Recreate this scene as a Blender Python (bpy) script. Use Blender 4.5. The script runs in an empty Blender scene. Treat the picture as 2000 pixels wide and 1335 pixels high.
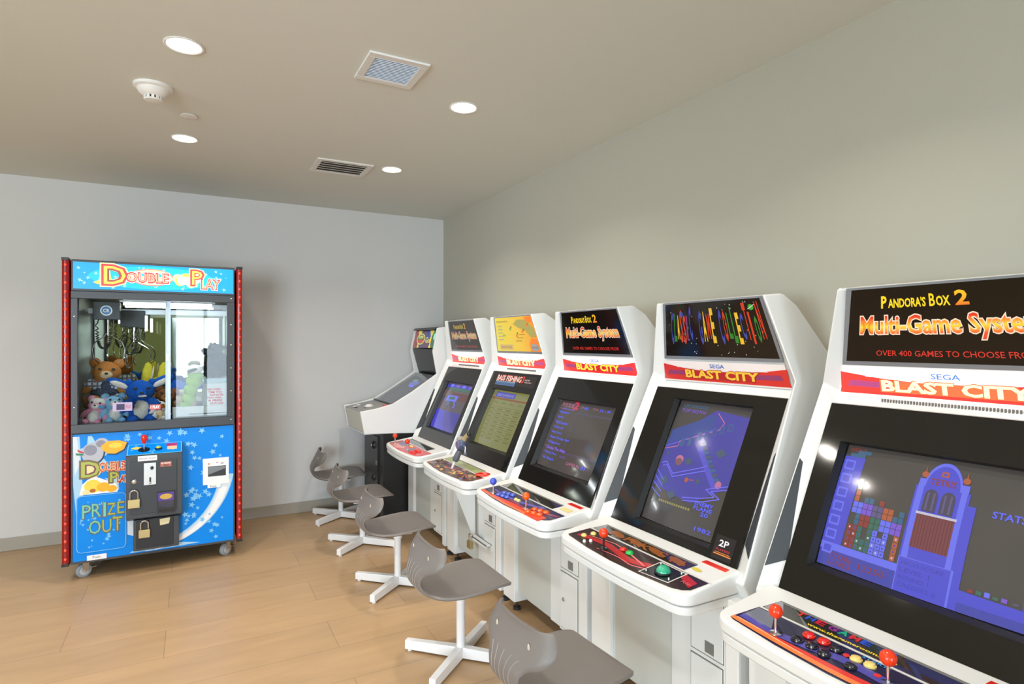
import bpy, bmesh, math, random
from mathutils import Vector, Matrix, noise
from mathutils.geometry import tessellate_polygon
random.seed(7)
R = math.radians
SC = bpy.context.scene
COL = SC.collection

# ---------------------------------------------------------------- camera, world, light, exposure
cam_data = bpy.data.cameras.new('camera')
cam_data.sensor_width = 36.0
cam_data.lens = 36.0 * 1150 / 2000
cam_data.clip_start = 0.02
cam = bpy.data.objects.new('camera', cam_data)
cam.location = (0, 0, 1.5)
cam.rotation_euler = (R(90), 0, R(-28.5))
COL.objects.link(cam)
SC.camera = cam

XR, YB, ZC = 2.187, 5.45, 2.706          # right wall, back wall, ceiling
XL, YR = -4.6, -3.6                      # left wall, wall behind the camera

world = bpy.data.worlds.new('world')
SC.world = world
world.use_nodes = True
wn = world.node_tree.nodes
wn['Background'].inputs[0].default_value = (0.80, 0.90, 1.0, 1)
wn['Background'].inputs[1].default_value = 3.5

SC.view_settings.view_transform = 'Standard'
SC.view_settings.look = 'None'
SC.view_settings.exposure = 0.16
SC.view_settings.gamma = 1.0
SC.view_settings.use_curve_mapping = False
SC.cycles.max_bounces = 8
SC.cycles.diffuse_bounces = 5
SC.cycles.transparent_max_bounces = 16
SC.cycles.use_denoising = True
SC.cycles.sample_clamp_indirect = 6.0
SC.cycles.caustics_reflective = False
SC.cycles.caustics_refractive = False

def area_light(name, loc, rot, sx, sy, power, color, shape='RECTANGLE', spread=180):
    d = bpy.data.lights.new(name, 'AREA')
    d.shape = shape; d.size = sx
    if shape in ('RECTANGLE', 'ELLIPSE'): d.size_y = sy
    d.energy = power; d.color = color; d.spread = R(spread)
    o = bpy.data.objects.new(name, d); o.location = loc; o.rotation_euler = rot
    COL.objects.link(o); return o
DAY = (0.80, 0.90, 1.0)
WARM = (1.0, 0.93, 0.84)
# daylight entering at the glazed openings of the wall behind the camera and of the left wall; the second rear one is added
area_light('rear_daylight_and_fill', (0.22, YR - 0.12, 1.18), (R(90), 0, 0), 1.1, 2.2, 70, DAY)
area_light('rear_daylight_and_fill', (-3.25, YR - 0.12, 1.3), (R(90), 0, 0), 2.2, 2.0, 330, DAY)  # added fill light, placed at the added window
area_light('daylight_left', (XL - 0.12, -0.6, 1.45), (R(90), 0, R(-90)), 3.2, 1.8, 165, DAY)
LAMPS = [(-0.03, 2.74), (1.226, 2.78), (-0.04, 3.99), (1.226, 4.02)]
for _x, _y in LAMPS + [(-0.03, 1.1), (1.226, 1.15), (-1.6, 1.1), (-1.6, 2.75), (-1.6, 4.0), (-3.1, 1.1), (-3.1, 2.75), (-3.1, 4.0)]:
    area_light('downlight_beam', (_x, _y, ZC - 0.012), (0, 0, 0), 0.11, 0.11, 7.0, WARM, 'DISK', 130)

# ---------------------------------------------------------------- materials
MATS = {}
def mat(name, color, rough=0.5, metal=0.0, emit=None, es=0.0, coat=0.0, bump=0.0, bscale=60.0, vary=0.03, vscale=6.0, spec=0.5):
    if name in MATS: return MATS[name]
    m = bpy.data.materials.new(name); m.use_nodes = True
    nt = m.node_tree; n = nt.nodes; l = nt.links
    b = n['Principled BSDF']
    b.inputs['Base Color'].default_value = (*color, 1)
    b.inputs['Roughness'].default_value = rough
    b.inputs['Metallic'].default_value = metal
    b.inputs['Coat Weight'].default_value = coat
    b.inputs['Coat Roughness'].default_value = 0.03
    b.inputs['Specular IOR Level'].default_value = spec
    if emit:
        b.inputs['Emission Color'].default_value = (*emit, 1)
        b.inputs['Emission Strength'].default_value = es
    if vary or bump:
        tc = n.new('ShaderNodeTexCoord')
        nz = n.new('ShaderNodeTexNoise'); nz.inputs['Scale'].default_value = vscale; nz.inputs['Detail'].default_value = 4
        l.new(tc.outputs['Object'], nz.inputs['Vector'])
        mx = n.new('ShaderNodeMixRGB'); mx.blend_type = 'MIX'
        mx.inputs[1].default_value = (*[min(1, c * (1 + vary)) for c in color], 1)
        mx.inputs[2].default_value = (*[c * (1 - vary) for c in color], 1)
        l.new(nz.outputs['Fac'], mx.inputs[0]); l.new(mx.outputs[0], b.inputs['Base Color'])
    if bump:
        n2 = n.new('ShaderNodeTexNoise'); n2.inputs['Scale'].default_value = bscale; n2.inputs['Detail'].default_value = 5
        l.new(tc.outputs['Object'], n2.inputs['Vector'])
        bp = n.new('ShaderNodeBump'); bp.inputs['Strength'].default_value = bump; bp.inputs['Distance'].default_value = 0.01
        l.new(n2.outputs['Fac'], bp.inputs['Height']); l.new(bp.outputs[0], b.inputs['Normal'])
    MATS[name] = m; return m

def srgb(r, g, b):
    f = lambda c: (c / 255 / 12.92) if c / 255 <= 0.04045 else ((c / 255 + 0.055) / 1.055) ** 2.4
    return (f(r), f(g), f(b))

def print_mat(name, rgb, rough=0.25, es=0.0, coat=0.3):
    """printed or lit artwork colour given in 0-255"""
    c = srgb(*rgb)
    return mat(name, c, rough, emit=c if es else None, es=es, coat=coat, vary=0.0)

def grad_mat(name, z0, z1, stops, es=0.0, axis='Z'):
    if name in MATS: return MATS[name]
    m = bpy.data.materials.new(name); m.use_nodes = True
    nt = m.node_tree; n = nt.nodes; l = nt.links; b = n['Principled BSDF']
    b.inputs['Roughness'].default_value = 0.25; b.inputs['Coat Weight'].default_value = 0.3
    tc = n.new('ShaderNodeTexCoord'); sp = n.new('ShaderNodeSeparateXYZ'); mr = n.new('ShaderNodeMapRange'); cr = n.new('ShaderNodeValToRGB')
    l.new(tc.outputs['Object'], sp.inputs[0]); l.new(sp.outputs[axis], mr.inputs['Value'])
    mr.inputs['From Min'].default_value = z0; mr.inputs['From Max'].default_value = z1
    l.new(mr.outputs[0], cr.inputs[0])
    e = cr.color_ramp.elements
    while len(e) < len(stops): e.new(0.5)
    for i, (p, c) in enumerate(stops):
        e[i].position = p; e[i].color = (*srgb(*c), 1)
    l.new(cr.outputs[0], b.inputs['Base Color'])
    if es:
        l.new(cr.outputs[0], b.inputs['Emission Color']); b.inputs['Emission Strength'].default_value = es
    MATS[name] = m; return m

def glass_mat(name, tint=(0.96, 0.98, 0.98), refl=0.45, rough=0.0):
    if name in MATS: return MATS[name]
    m = bpy.data.materials.new(name); m.use_nodes = True
    nt = m.node_tree; n = nt.nodes; l = nt.links; n.clear()
    out = n.new('ShaderNodeOutputMaterial'); mx = n.new('ShaderNodeMixShader')
    tr = n.new('ShaderNodeBsdfTransparent'); tr.inputs[0].default_value = (*tint, 1)
    gl = n.new('ShaderNodeBsdfGlossy'); gl.inputs['Roughness'].default_value = rough; gl.inputs[0].default_value = (refl, refl, refl, 1)
    fr = n.new('ShaderNodeFresnel'); fr.inputs[0].default_value = 1.5
    l.new(fr.outputs[0], mx.inputs[0]); l.new(tr.outputs[0], mx.inputs[1]); l.new(gl.outputs[0], mx.inputs[2]); l.new(mx.outputs[0], out.inputs[0])
    MATS[name] = m; return m

# ---------------------------------------------------------------- object helpers
WL = {}
def tag(o, label=None, cat=None, group=None, kind=None):
    if label: o['label'] = label
    if cat: o['category'] = cat
    if group: o['group'] = group
    if kind: o['kind'] = kind
    return o

def thing(name, label, cat, loc, group=None):
    o = bpy.data.objects.new(name, None); COL.objects.link(o); o.location = loc
    o.empty_display_size = 0.1
    WL[o.name] = Vector(loc)
    return tag(o, label, cat, group)

class MB:
    def __init__(self): self.v = []; self.f = []; self.m = []; self.s = []; self.mats = []
    def mi(self, m):
        if m not in self.mats: self.mats.append(m)
        return self.mats.index(m)
    def add(self, vs, fs, m, smooth=False):
        b = len(self.v); k = self.mi(m)
        self.v += [tuple(p) for p in vs]
        for f in fs: self.f.append([i + b for i in f]); self.m.append(k); self.s.append(smooth)
        return self
    def quad(self, a, b, c, d, m): return self.add([a, b, c, d], [(0, 1, 2, 3)], m)
    def box(self, lo, hi, m, mtx=None):
        x0, y0, z0 = lo; x1, y1, z1 = hi
        vs = [(x0, y0, z0), (x1, y0, z0), (x1, y1, z0), (x0, y1, z0), (x0, y0, z1), (x1, y0, z1), (x1, y1, z1), (x0, y1, z1)]
        if mtx: vs = [tuple(mtx @ Vector(p)) for p in vs]
        return self.add(vs, [(0, 3, 2, 1), (4, 5, 6, 7), (0, 1, 5, 4), (1, 2, 6, 5), (2, 3, 7, 6), (3, 0, 4, 7)], m)
    def tube(self, pts, r, m, n=10, caps=True):
        pts = [Vector(p) for p in pts]
        rr = r if isinstance(r, (list, tuple)) else [r] * len(pts)
        vs = []; fs = []; up = None
        for i, p in enumerate(pts):
            t = (pts[min(i + 1, len(pts) - 1)] - pts[max(i - 1, 0)]).normalized()
            if up is None:
                up = Vector((0, 0, 1)) if abs(t.z) < 0.9 else Vector((1, 0, 0))
            a = (up - t * up.dot(t)).normalized(); b = t.cross(a); up = a
            for k in range(n):
                an = 2 * math.pi * k / n
                vs.append(p + (a * math.cos(an) + b * math.sin(an)) * rr[i])
        for i in range(len(pts) - 1):
            for k in range(n):
                fs.append((i * n + k, i * n + (k + 1) % n, (i + 1) * n + (k + 1) % n, (i + 1) * n + k))
        if caps:
            fs.append(tuple(reversed(range(n)))); fs.append(tuple((len(pts) - 1) * n + k for k in range(n)))
        return self.add(vs, fs, m, True)
    def ball(self, c, r, m, nu=16, nv=10, mtx=None, lump=0.0):
        r = (r, r, r) if not isinstance(r, (list, tuple)) else r
        c = Vector(c); vs = []; fs = []
        for j in range(1, nv):
            th = math.pi * j / nv
            for i in range(nu):
                ph = 2 * math.pi * i / nu
                d = Vector((math.sin(th) * math.cos(ph), math.sin(th) * math.sin(ph), math.cos(th)))
                k = 1 + lump * noise.noise(d * 3 + c * 9)
                p = Vector((d.x * r[0], d.y * r[1], d.z * r[2])) * k
                vs.append(c + (mtx @ p if mtx else p))
        t = Vector((0, 0, r[2])); vs.append(c + (mtx @ t if mtx else t)); vs.append(c - (mtx @ t if mtx else t))
        T = len(vs) - 2; B = T + 1
        for i in range(nu):
            fs.append((T, i, (i + 1) % nu)); fs.append((B, (nv - 2) * nu + (i + 1) % nu, (nv - 2) * nu + i))
            for j in range(nv - 2):
                fs.append((j * nu + i, (j + 1) * nu + i, (j + 1) * nu + (i + 1) % nu, j * nu + (i + 1) % nu))
        return self.add(vs, fs, m, True)
    def lathe(self, prof, c, m, n=20, axis='Z'):
        """prof: (r, h) pairs from one end to the other"""
        c = Vector(c); vs = []; fs = []
        for r, h in prof:
            for k in range(n):
                a = 2 * math.pi * k / n; q = (r * math.cos(a), r * math.sin(a))
                p = {'Z': Vector((q[0], q[1], h)), 'Y': Vector((q[0], h, -q[1])), 'X': Vector((h, q[0], q[1]))}[axis] if not isinstance(axis, Matrix) else axis @ Vector((q[0], q[1], h))
                vs.append(c + p)
        for i in range(len(prof) - 1):
            for k in range(n):
                fs.append((i * n + k, i * n + (k + 1) % n, (i + 1) * n + (k + 1) % n, (i + 1) * n + k))
        fs.append(tuple(reversed(range(n)))); fs.append(tuple((len(prof) - 1) * n + k for k in range(n)))
        return self.add(vs, fs, m, True)
    def prism(self, poly, lo, hi, m, axis='Z', zf=None):
        """poly of 2D points extruded from lo to hi along axis; Z: (x,y), Y: (x,z), X: (y,z)"""
        P = {'Z': lambda a, b, h: (a, b, h), 'Y': lambda a, b, h: (a, h, b), 'X': lambda a, b, h: (h, a, b)}[axis]
        n = len(poly)
        bot = [P(a, b, lo) for a, b in poly]; top = [P(a, b, zf(a, b) if zf else hi) for a, b in poly]
        fs = [tuple(reversed(range(n))), tuple(range(n, 2 * n))] + [(i, (i + 1) % n, n + (i + 1) % n, n + i) for i in range(n)]
        return self.add(bot + top, fs, m)
    def build(self, name, parent=None, bevel=0.0, seg=2, smooth=False, loc=None, subsurf=0):
        me = bpy.data.meshes.new(name)
        off = WL[parent.name] if parent is not None else Vector(loc or (0, 0, 0))
        me.from_pydata([tuple(Vector(p) - off) for p in self.v], [], self.f)
        for m in self.mats: me.materials.append(m)
        me.polygons.foreach_set('material_index', self.m)
        me.polygons.foreach_set('use_smooth', [True] * len(self.s) if (smooth or bevel) else self.s)
        me.validate(); me.update()
        bm = bmesh.new(); bm.from_mesh(me)
        if not getattr(self, 'keepn', False): bmesh.ops.recalc_face_normals(bm, faces=[f for f in bm.faces if not f.material_index in getattr(self, 'artmi', ())])
        bm.to_mesh(me); bm.free()
        if not bevel:
            try: me.set_sharp_from_angle(angle=R(38))
            except Exception: pass
        o = bpy.data.objects.new(name, me); COL.objects.link(o)
        if parent is not None:
            o.parent = parent; WL[o.name] = off.copy()
        else:
            o.location = off; WL[o.name] = Vector(off)
        if bevel:
            md = o.modifiers.new('bevel', 'BEVEL'); md.width = bevel; md.segments = seg; md.limit_method = 'ANGLE'; md.angle_limit = R(35); md.harden_normals = True
        if subsurf:
            md = o.modifiers.new('subsurf', 'SUBSURF'); md.levels = subsurf; md.render_levels = subsurf
        return o

_TX = {}
def text_geo(s, off=0.0):
    k = (s, off)
    if k in _TX: return _TX[k]
    cu = bpy.data.curves.new('lettering', 'FONT'); cu.body = s; cu.size = 1; cu.offset = off; cu.resolution_u = 2
    o = bpy.data.objects.new('lettering', cu); COL.objects.link(o)
    dg = bpy.context.evaluated_depsgraph_get(); e = o.evaluated_get(dg); me = e.to_mesh()
    vs = [(v.co.x, v.co.y) for v in me.vertices]; fs = [tuple(p.vertices) for p in me.polygons]
    e.to_mesh_clear(); bpy.data.objects.remove(o); bpy.data.curves.remove(cu)
    _TX[k] = (vs, fs); return _TX[k]

class Art:
    """flat printed shapes on the surface O + u*eu + v*ev, each layer a hair proud of the last"""
    def __init__(self, mb, O, eu, ev, base=0.0006, step=0.0005, warp=None):
        self.mb = mb; self.O = Vector(O); self.u = Vector(eu).normalized(); self.v = Vector(ev).normalized()
        self.n = self.u.cross(self.v); self.b = base; self.st = step; self.warp = warp
    def P(self, u, v, L):
        if self.warp: u, v = self.warp(u, v)
        return self.O + self.u * u + self.v * v + self.n * (self.b + self.st * L)
    def geo(self, pts, fs, m, L=0):
        self.k = getattr(self, 'k', 0) + .007
        self.mb.add([self.P(a, b, L + self.k) for a, b in pts], fs, m)
    def poly(self, pts, m, L=0):
        a = sum(pts[i][0] * pts[(i + 1) % len(pts)][1] - pts[(i + 1) % len(pts)][0] * pts[i][1] for i in range(len(pts)))
        if a < 0: pts = pts[::-1]
        self.geo(pts, [tuple(range(len(pts)))], m, L)
    def rect(self, a, b, c, d, m, L=0): self.poly([(a, b), (c, b), (c, d), (a, d)], m, L)
    def circ(self, u, v, ru, m, L=0, rv=None, n=20, rot=0):
        rv = rv or ru; c, s = math.cos(rot), math.sin(rot)
        self.poly([(u + ru * math.cos(t) * c - rv * math.sin(t) * s, v + ru * math.cos(t) * s + rv * math.sin(t) * c) for t in [2 * math.pi * k / n for k in range(n)]], m, L)
    def star(self, u, v, r, m, L=0, rot=0.3):
        pts = [(u + (r if k % 2 == 0 else r * 0.42) * math.sin(rot + math.pi * k / 5), v + (r if k % 2 == 0 else r * 0.42) * math.cos(rot + math.pi * k / 5)) for k in range(10)]
        self.geo([(u, v)] + pts, [(0, (k + 1) % 10 + 1, k + 1) for k in range(10)], m, L)
    def line(self, pts, w, m, L=0):
        for (a, b), (c, d) in zip(pts, pts[1:]):
            l = math.hypot(c - a, d - b) or 1; x, y = -(d - b) / l * w / 2, (c - a) / l * w / 2
            self.poly([(a + x, b + y), (a - x, b - y), (c - x, d - y), (c + x, d + y)], m, L)
    def band(self, lower, upper, m, L=0):
        n = len(lower)
        self.geo(list(lower) + list(upper), [(i, i + 1, n + i + 1, n + i) for i in range(n - 1)], m, L)
    def text(self, s, u, v, w, h, m, L=1, off=0.0, shear=0.0, arc=0.0, rot=0.0):
        """fit the string in the box with lower-left corner u,v"""
        vs, fs = text_geo(s, 0.0)
        if not vs: return
        x0 = min(p[0] for p in vs); x1 = max(p[0] for p in vs); y0 = min(p[1] for p in vs); y1 = max(p[1] for p in vs)
        if off: vs, fs = text_geo(s, off)
        sx = w / (x1 - x0); sy = h / (y1 - y0); c, sn = math.cos(rot), math.sin(rot)
        pts = []
        for a, b in vs:
            p = (a - x0) * sx; q = (b - y0) * sy
            t = p / w
            p += shear * q; q += arc * (1 - (2 * t - 1) ** 2)
            pts.append((u + p * c - q * sn, v + p * sn + q * c))
        self.geo(pts, fs, m, L)

# ---------------------------------------------------------------- materials of the room
def wall_mat(name, col, bump=0.05):
    return mat(name, col, 0.7, bump=bump, bscale=180, vary=0.015, vscale=1.2)
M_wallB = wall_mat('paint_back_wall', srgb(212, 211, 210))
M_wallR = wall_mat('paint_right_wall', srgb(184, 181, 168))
M_ceil = wall_mat('paint_ceiling', srgb(218, 219, 211))
M_base = mat('baseboard_tile', srgb(165, 158, 146), 0.4)

def floor_mat():
    m = bpy.data.materials.new('floor_tile'); m.use_nodes = True
    nt = m.node_tree; n = nt.nodes; l = nt.links; b = n['Principled BSDF']
    tc = n.new('ShaderNodeTexCoord'); mp = n.new('ShaderNodeMapping'); br = n.new('ShaderNodeTexBrick')
    l.new(tc.outputs['Object'], mp.inputs[0]); l.new(mp.outputs[0], br.inputs['Vector'])
    mp.inputs['Location'].default_value = (0.12, 0.05, 0)
    br.offset = 0.37; br.inputs['Scale'].default_value = 1.0
    br.inputs['Brick Width'].default_value = 1.2; br.inputs['Row Height'].default_value = 0.30
    br.inputs['Mortar Size'].default_value = 0.0022; br.inputs['Mortar Smooth'].default_value = 0.6
    br.inputs['Color1'].default_value = (*srgb(190, 158, 120), 1); br.inputs['Color2'].default_value = (*srgb(182, 152, 116), 1)
    br.inputs['Mortar'].default_value = (*srgb(150, 126, 98), 1)
    mp2 = n.new('ShaderNodeMapping'); mp2.inputs['Scale'].default_value = (1.3, 7, 1); l.new(tc.outputs['Object'], mp2.inputs[0])
    nz = n.new('ShaderNodeTexNoise'); nz.inputs['Scale'].default_value = 1.4; nz.inputs['Detail'].default_value = 7; nz.inputs['Distortion'].default_value = 0.6
    l.new(mp2.outputs[0], nz.inputs['Vector'])
    cr = n.new('ShaderNodeValToRGB'); cr.color_ramp.elements[0].position = 0.3; cr.color_ramp.elements[1].position = 0.75
    cr.color_ramp.elements[0].color = (0.86, 0.85, 0.84, 1); cr.color_ramp.elements[1].color = (1.05, 1.02, 1.0, 1)
    l.new(nz.outputs['Fac'], cr.inputs[0])
    mx = n.new('ShaderNodeMixRGB'); mx.blend_type = 'MULTIPLY'; mx.inputs[0].default_value = 1
    l.new(br.outputs['Color'], mx.inputs[1]); l.new(cr.outputs[0], mx.inputs[2]); l.new(mx.outputs[0], b.inputs['Base Color'])
    b.inputs['Roughness'].default_value = 0.38
    bp = n.new('ShaderNodeBump'); bp.inputs['Strength'].default_value = 0.12; bp.inputs['Distance'].default_value = 0.002; bp.invert = True
    l.new(br.outputs['Fac'], bp.inputs['Height']); l.new(bp.outputs[0], b.inputs['Normal'])
    return m
M_floor = floor_mat()

def struct(name, mb, bevel=0.0):
    return tag(mb.build(name, bevel=bevel), kind='structure')

# ---------------------------------------------------------------- room shell
T = 0.12
struct('floor', MB().box((XL - T, YR - T, -0.1), (XR + T, YB + T, 0), M_floor))
struct('ceiling', MB().box((XL - T, YR - T, ZC), (XR + T, YB + T, ZC + 0.1), M_ceil))
struct('wall_back', MB().box((XL - T, YB, 0), (XR + T, YB + T, ZC), M_wallB))
struct('wall_right', MB().box((XR, YR - T, 0), (XR + T, YB, ZC), M_wallR))
# rear wall with a glazed opening and an added window, left wall with a window and a lime panel
b = MB()
M_olive = wall_mat('paint_olive_rear_wall', srgb(140, 146, 92))
b.box((XL - T, YR - T, 0), (-4.4, YR, ZC), M_olive); b.box((-4.4, YR - T, 0), (-2.1, YR, 0.25), M_olive); b.box((-4.4, YR - T, 2.35), (-2.1, YR, ZC), M_olive); b.box((-2.1, YR - T, 0), (-0.33, YR, ZC), M_olive); b.box((0.77, YR - T, 0), (XR, YR, ZC), M_olive); b.box((-0.33, YR - T, 2.28), (0.77, YR, ZC), M_olive)
struct('wall_rear', b)
b = MB()
b.box((XL - T, YR, 0), (XL, -2.2, ZC), M_wallB); b.box((XL - T, 1.0, 0), (XL, YB, ZC), M_wallB)
b.box((XL - T, -2.2, 0), (XL, 1.0, 0.5), M_wallB); b.box((XL - T, -2.2, 2.35), (XL, 1.0, ZC), M_wallB)
struct('wall_left', b)
M_lime = wall_mat('paint_lime_panel', srgb(150, 176, 20))
struct('trim_1', MB().box((XL, 1.6, 0.4), (XL + 0.03, 4.6, 2.5), M_lime), 0.004)
M_alu = mat('window_aluminium', (0.55, 0.56, 0.57), 0.35, 0.8)
M_pane = glass_mat('window_glass')
wf = MB()
for x in (-0.33, 0.19, 0.71): wf.box((x, YR - 0.08, 0), (x + 0.06, YR - 0.02, 2.28), M_alu)
wf.box((-0.33, YR - 0.08, 2.22), (0.77, YR - 0.02, 2.28), M_alu); wf.box((-0.33, YR - 0.08, 0), (0.77, YR - 0.02, 0.08), M_alu)
fr = struct('window_1', wf, 0.003)
MB().box((-0.27, YR - 0.054, 0.08), (0.19, YR - 0.048, 2.22), M_pane).box((0.25, YR - 0.054, 0.08), (0.71, YR - 0.048, 2.22), M_pane).build('pane', fr)
wf = MB()
for y in (-2.2, -0.63, 0.94): wf.box((XL - 0.08, y, 0.5), (XL - 0.02, y + 0.06, 2.35), M_alu)
wf.box((XL - 0.08, -2.2, 2.29), (XL - 0.02, 1.0, 2.35), M_alu); wf.box((XL - 0.08, -2.2, 0.5), (XL - 0.02, 1.0, 0.56), M_alu)
fr = struct('window_2', wf, 0.003)
MB().box((XL - 0.054, -2.14, 0.56), (XL - 0.048, -0.63, 2.29), M_pane).box((XL - 0.054, -0.57, 0.56), (XL - 0.048, 0.94, 2.29), M_pane).build('pane', fr)
wf = MB()
for x in (-4.4, -3.28, -2.16): wf.box((x, YR - 0.08, 0.25), (x + 0.06, YR - 0.02, 2.35), M_alu)
wf.box((-4.4, YR - 0.08, 2.29), (-2.1, YR - 0.02, 2.35), M_alu); wf.box((-4.4, YR - 0.08, 0.25), (-2.1, YR - 0.02, 0.31), M_alu)
fr = struct('window_added', wf, 0.003)  # unseen window put in to bring more daylight
MB().box((-4.34, YR - 0.054, 0.31), (-3.28, YR - 0.048, 2.29), M_pane).box((-3.22, YR - 0.054, 0.31), (-2.16, YR - 0.048, 2.29), M_pane).build('pane', fr)
BH = 0.094
struct('baseboard_back', MB().box((XL, YB - 0.012, 0), (XR, YB, BH), M_base), 0.003)
struct('baseboard_right', MB().box((XR - 0.012, YR, 0), (XR, YB - 0.012, BH), M_base), 0.003)
struct('baseboard_left', MB().box((XL, YR, 0), (XL + 0.012, YB - 0.012, BH), M_base), 0.003)

# ---------------------------------------------------------------- ceiling fittings
M_trim = mat('ceiling_trim_white', (0.80, 0.78, 0.74), 0.45)
M_lamp = mat('lamp_diffuser', (1, 1, 1), 0.5, emit=(1.0, 0.95, 0.86), es=7.0, vary=0)
def downlight(x, y, label):
    t = thing('ceiling_downlight', label, 'ceiling light', (x, y, ZC), 'round recessed ceiling lights')
    MB().lathe([(0.066, 0.0), (0.074, -0.001), (0.0745, -0.004), (0.069, -0.006), (0.063, -0.004), (0.0625, -0.0005)], (x, y, ZC), M_trim, 36).build('trim_ring', t)
    MB().lathe([(0.0618, -0.0012), (0.0618, -0.0035), (0.055, -0.005)], (x, y, ZC), M_lamp, 36).build('diffuser', t)
for (x, y), lb in zip(LAMPS, ['large round recessed ceiling light nearest the smoke detector, closest to the camera',
                              'round recessed ceiling light beside the finely slatted square ceiling vent',
                              'round recessed ceiling light above the claw machine, just past the sprinkler cover plate',
                              'small round recessed ceiling light beside the dark-slotted ceiling vent']):
    downlight(x, y, lb)

M_vent = mat('vent_blue_white', srgb(236, 242, 250), 0.45)
M_dark = mat('vent_dark', srgb(96, 88, 78), 0.8)
M_ventfr = mat('vent_frame', srgb(226, 224, 220), 0.5)
def vent(x0, y0, x1, y1, label, slats, mm, gap, thick, plate=None):
    cx, cy = (x0 + x1) / 2, (y0 + y1) / 2
    t = thing('ceiling_vent', label, 'air vent', (cx, cy, ZC), 'square ceiling vents')
    f = MB(); w = 0.035; z0, z1 = ZC - 0.010, ZC; ms, mm = mm, M_ventfr
    f.box((x0, y0, z0), (x1, y0 + w, z1), mm); f.box((x0, y1 - w, z0), (x1, y1, z1), mm)
    f.box((x0, y0 + w, z0), (x0 + w, y1 - w, z1), mm); f.box((x1 - w, y0 + w, z0), (x1, y1 - w, z1), mm)
    f.build('frame', t, 0.003)
    MB().box((x0 + w, y0 + w, ZC - 0.003), (x1 - w, y1 - w, ZC - 0.0005), plate or M_dark).build('duct_shadow_plate', t)
    g = MB(); n = slats; L = (y1 - y0 - 2 * w) / n
    for i in range(n):
        yy = y0 + w + L * i
        mt = Matrix.Translation((cx, yy + L / 2, ZC - 0.007)) @ Matrix.Rotation(R(24), 4, 'X')
        g.box((-(x1 - x0) / 2 + w, -L * thick / 2, -0.0008), ((x1 - x0) / 2 - w, L * thick / 2, 0.0008), ms, mt)
    g.build('louvre_slats', t)
vent(0.645, 2.415, 0.91, 2.69, 'square white ceiling vent with many fine pale slats', 14, M_vent, 0.5, 1.0, M_vent)
M_vent2 = mat('vent_cream', (0.78, 0.74, 0.68), 0.45)
vent(0.72, 3.98, 1.09, 4.30, 'square cream ceiling vent with four wide dark slots', 5, M_vent2, 0.5, 0.55)

t = thing('smoke_detector', 'white dome smoke detector with dark sensing slots on the ceiling', 'smoke detector', (-0.162, 3.25, ZC))
c = (-0.162, 3.25, ZC)
MB().lathe([(0.082, 0), (0.082, -0.012), (0.070, -0.018)], c, M_trim, 32).build('base', t)
MB().lathe([(0.068, -0.018), (0.062, -0.034), (0.045, -0.048), (0.040, -0.050)], c, M_trim, 32).build('housing', t)
b = MB()
for k in range(12):
    a = k * math.pi / 6
    mt = Matrix.Translation((c[0], c[1], ZC)) @ Matrix.Rotation(a, 4, 'Z')
    b.box((0.034, -0.006, -0.064), (0.039, 0.006, -0.050), M_trim, mt)
b.lathe([(0.04, -0.063), (0.036, -0.069), (0.02, -0.071)], c, M_trim, 24); b.lathe([(0.030, -0.049), (0.030, -0.064)], c, mat('sensor_black', (0.02, 0.02, 0.02), 0.6), 20)
b.build('sensor_cage', t)
t = thing('sprinkler_cover', 'flat round sprinkler cover plate between smoke detector and farther light', 'sprinkler cover', (-0.016, 3.579, ZC))
MB().lathe([(0.036, 0), (0.036, -0.004), (0.042, -0.005), (0.042, -0.007), (0.038, -0.0085)], (-0.016, 3.579, ZC), M_trim, 32).build('cover_plate', t)

#@@PART2
# ---------------------------------------------------------------- shared object materials
M_white = mat('cabinet_white', srgb(234, 235, 234), 0.32, vary=0.01)
M_white2 = mat('cabinet_white_metal', srgb(226, 229, 229), 0.4, vary=0.015)
M_door = mat('cabinet_door_grey_white', srgb(198, 202, 198), 0.42, vary=0.015)
M_bez = mat('bezel_gloss_black', (0.010, 0.009, 0.008), 0.07, vary=0, spec=.45)
M_bezin = mat('bezel_inner_black', (0.008, 0.008, 0.008), 0.5, vary=0)
M_ventblk = mat('side_panel_charcoal', srgb(62, 66, 72), 0.35, vary=0.03)
M_chrome = mat('chrome', (0.75, 0.75, 0.76), 0.16, 1.0, vary=0)
M_steel = mat('steel_dull', (0.55, 0.55, 0.54), 0.35, 1.0, vary=0.03)
M_black = mat('black_plastic', (0.015, 0.015, 0.016), 0.35, vary=0)
M_rubber = mat('rubber_black', (0.02, 0.02, 0.02), 0.8)
M_seam = mat('seam_shadow_grey', srgb(120, 120, 116), 0.7)
M_acr = mat('acrylic_edge_grey', srgb(128, 132, 140), 0.12, coat=0.6, vary=0)
M_brass = mat('brass', (0.50, 0.40, 0.20), 0.35, 0.9, vary=0.05)
def plastic(name, rgb): return mat('plastic_' + name, srgb(*rgb), 0.22, coat=0.4, vary=0)
P_red = plastic('red', (232, 40, 24)); P_orange = plastic('orange', (250, 98, 18)); P_blue = plastic('blue', (62, 84, 205))
P_green = plastic('green', (30, 190, 80)); P_yellow = plastic('yellow', (246, 222, 130)); P_blk = plastic('black', (28, 28, 32)); P_redo = plastic('red_orange', (245, 62, 14))
P_white = plastic('white', (235, 235, 230)); P_vio = plastic('blue_violet', (84, 104, 214))

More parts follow.
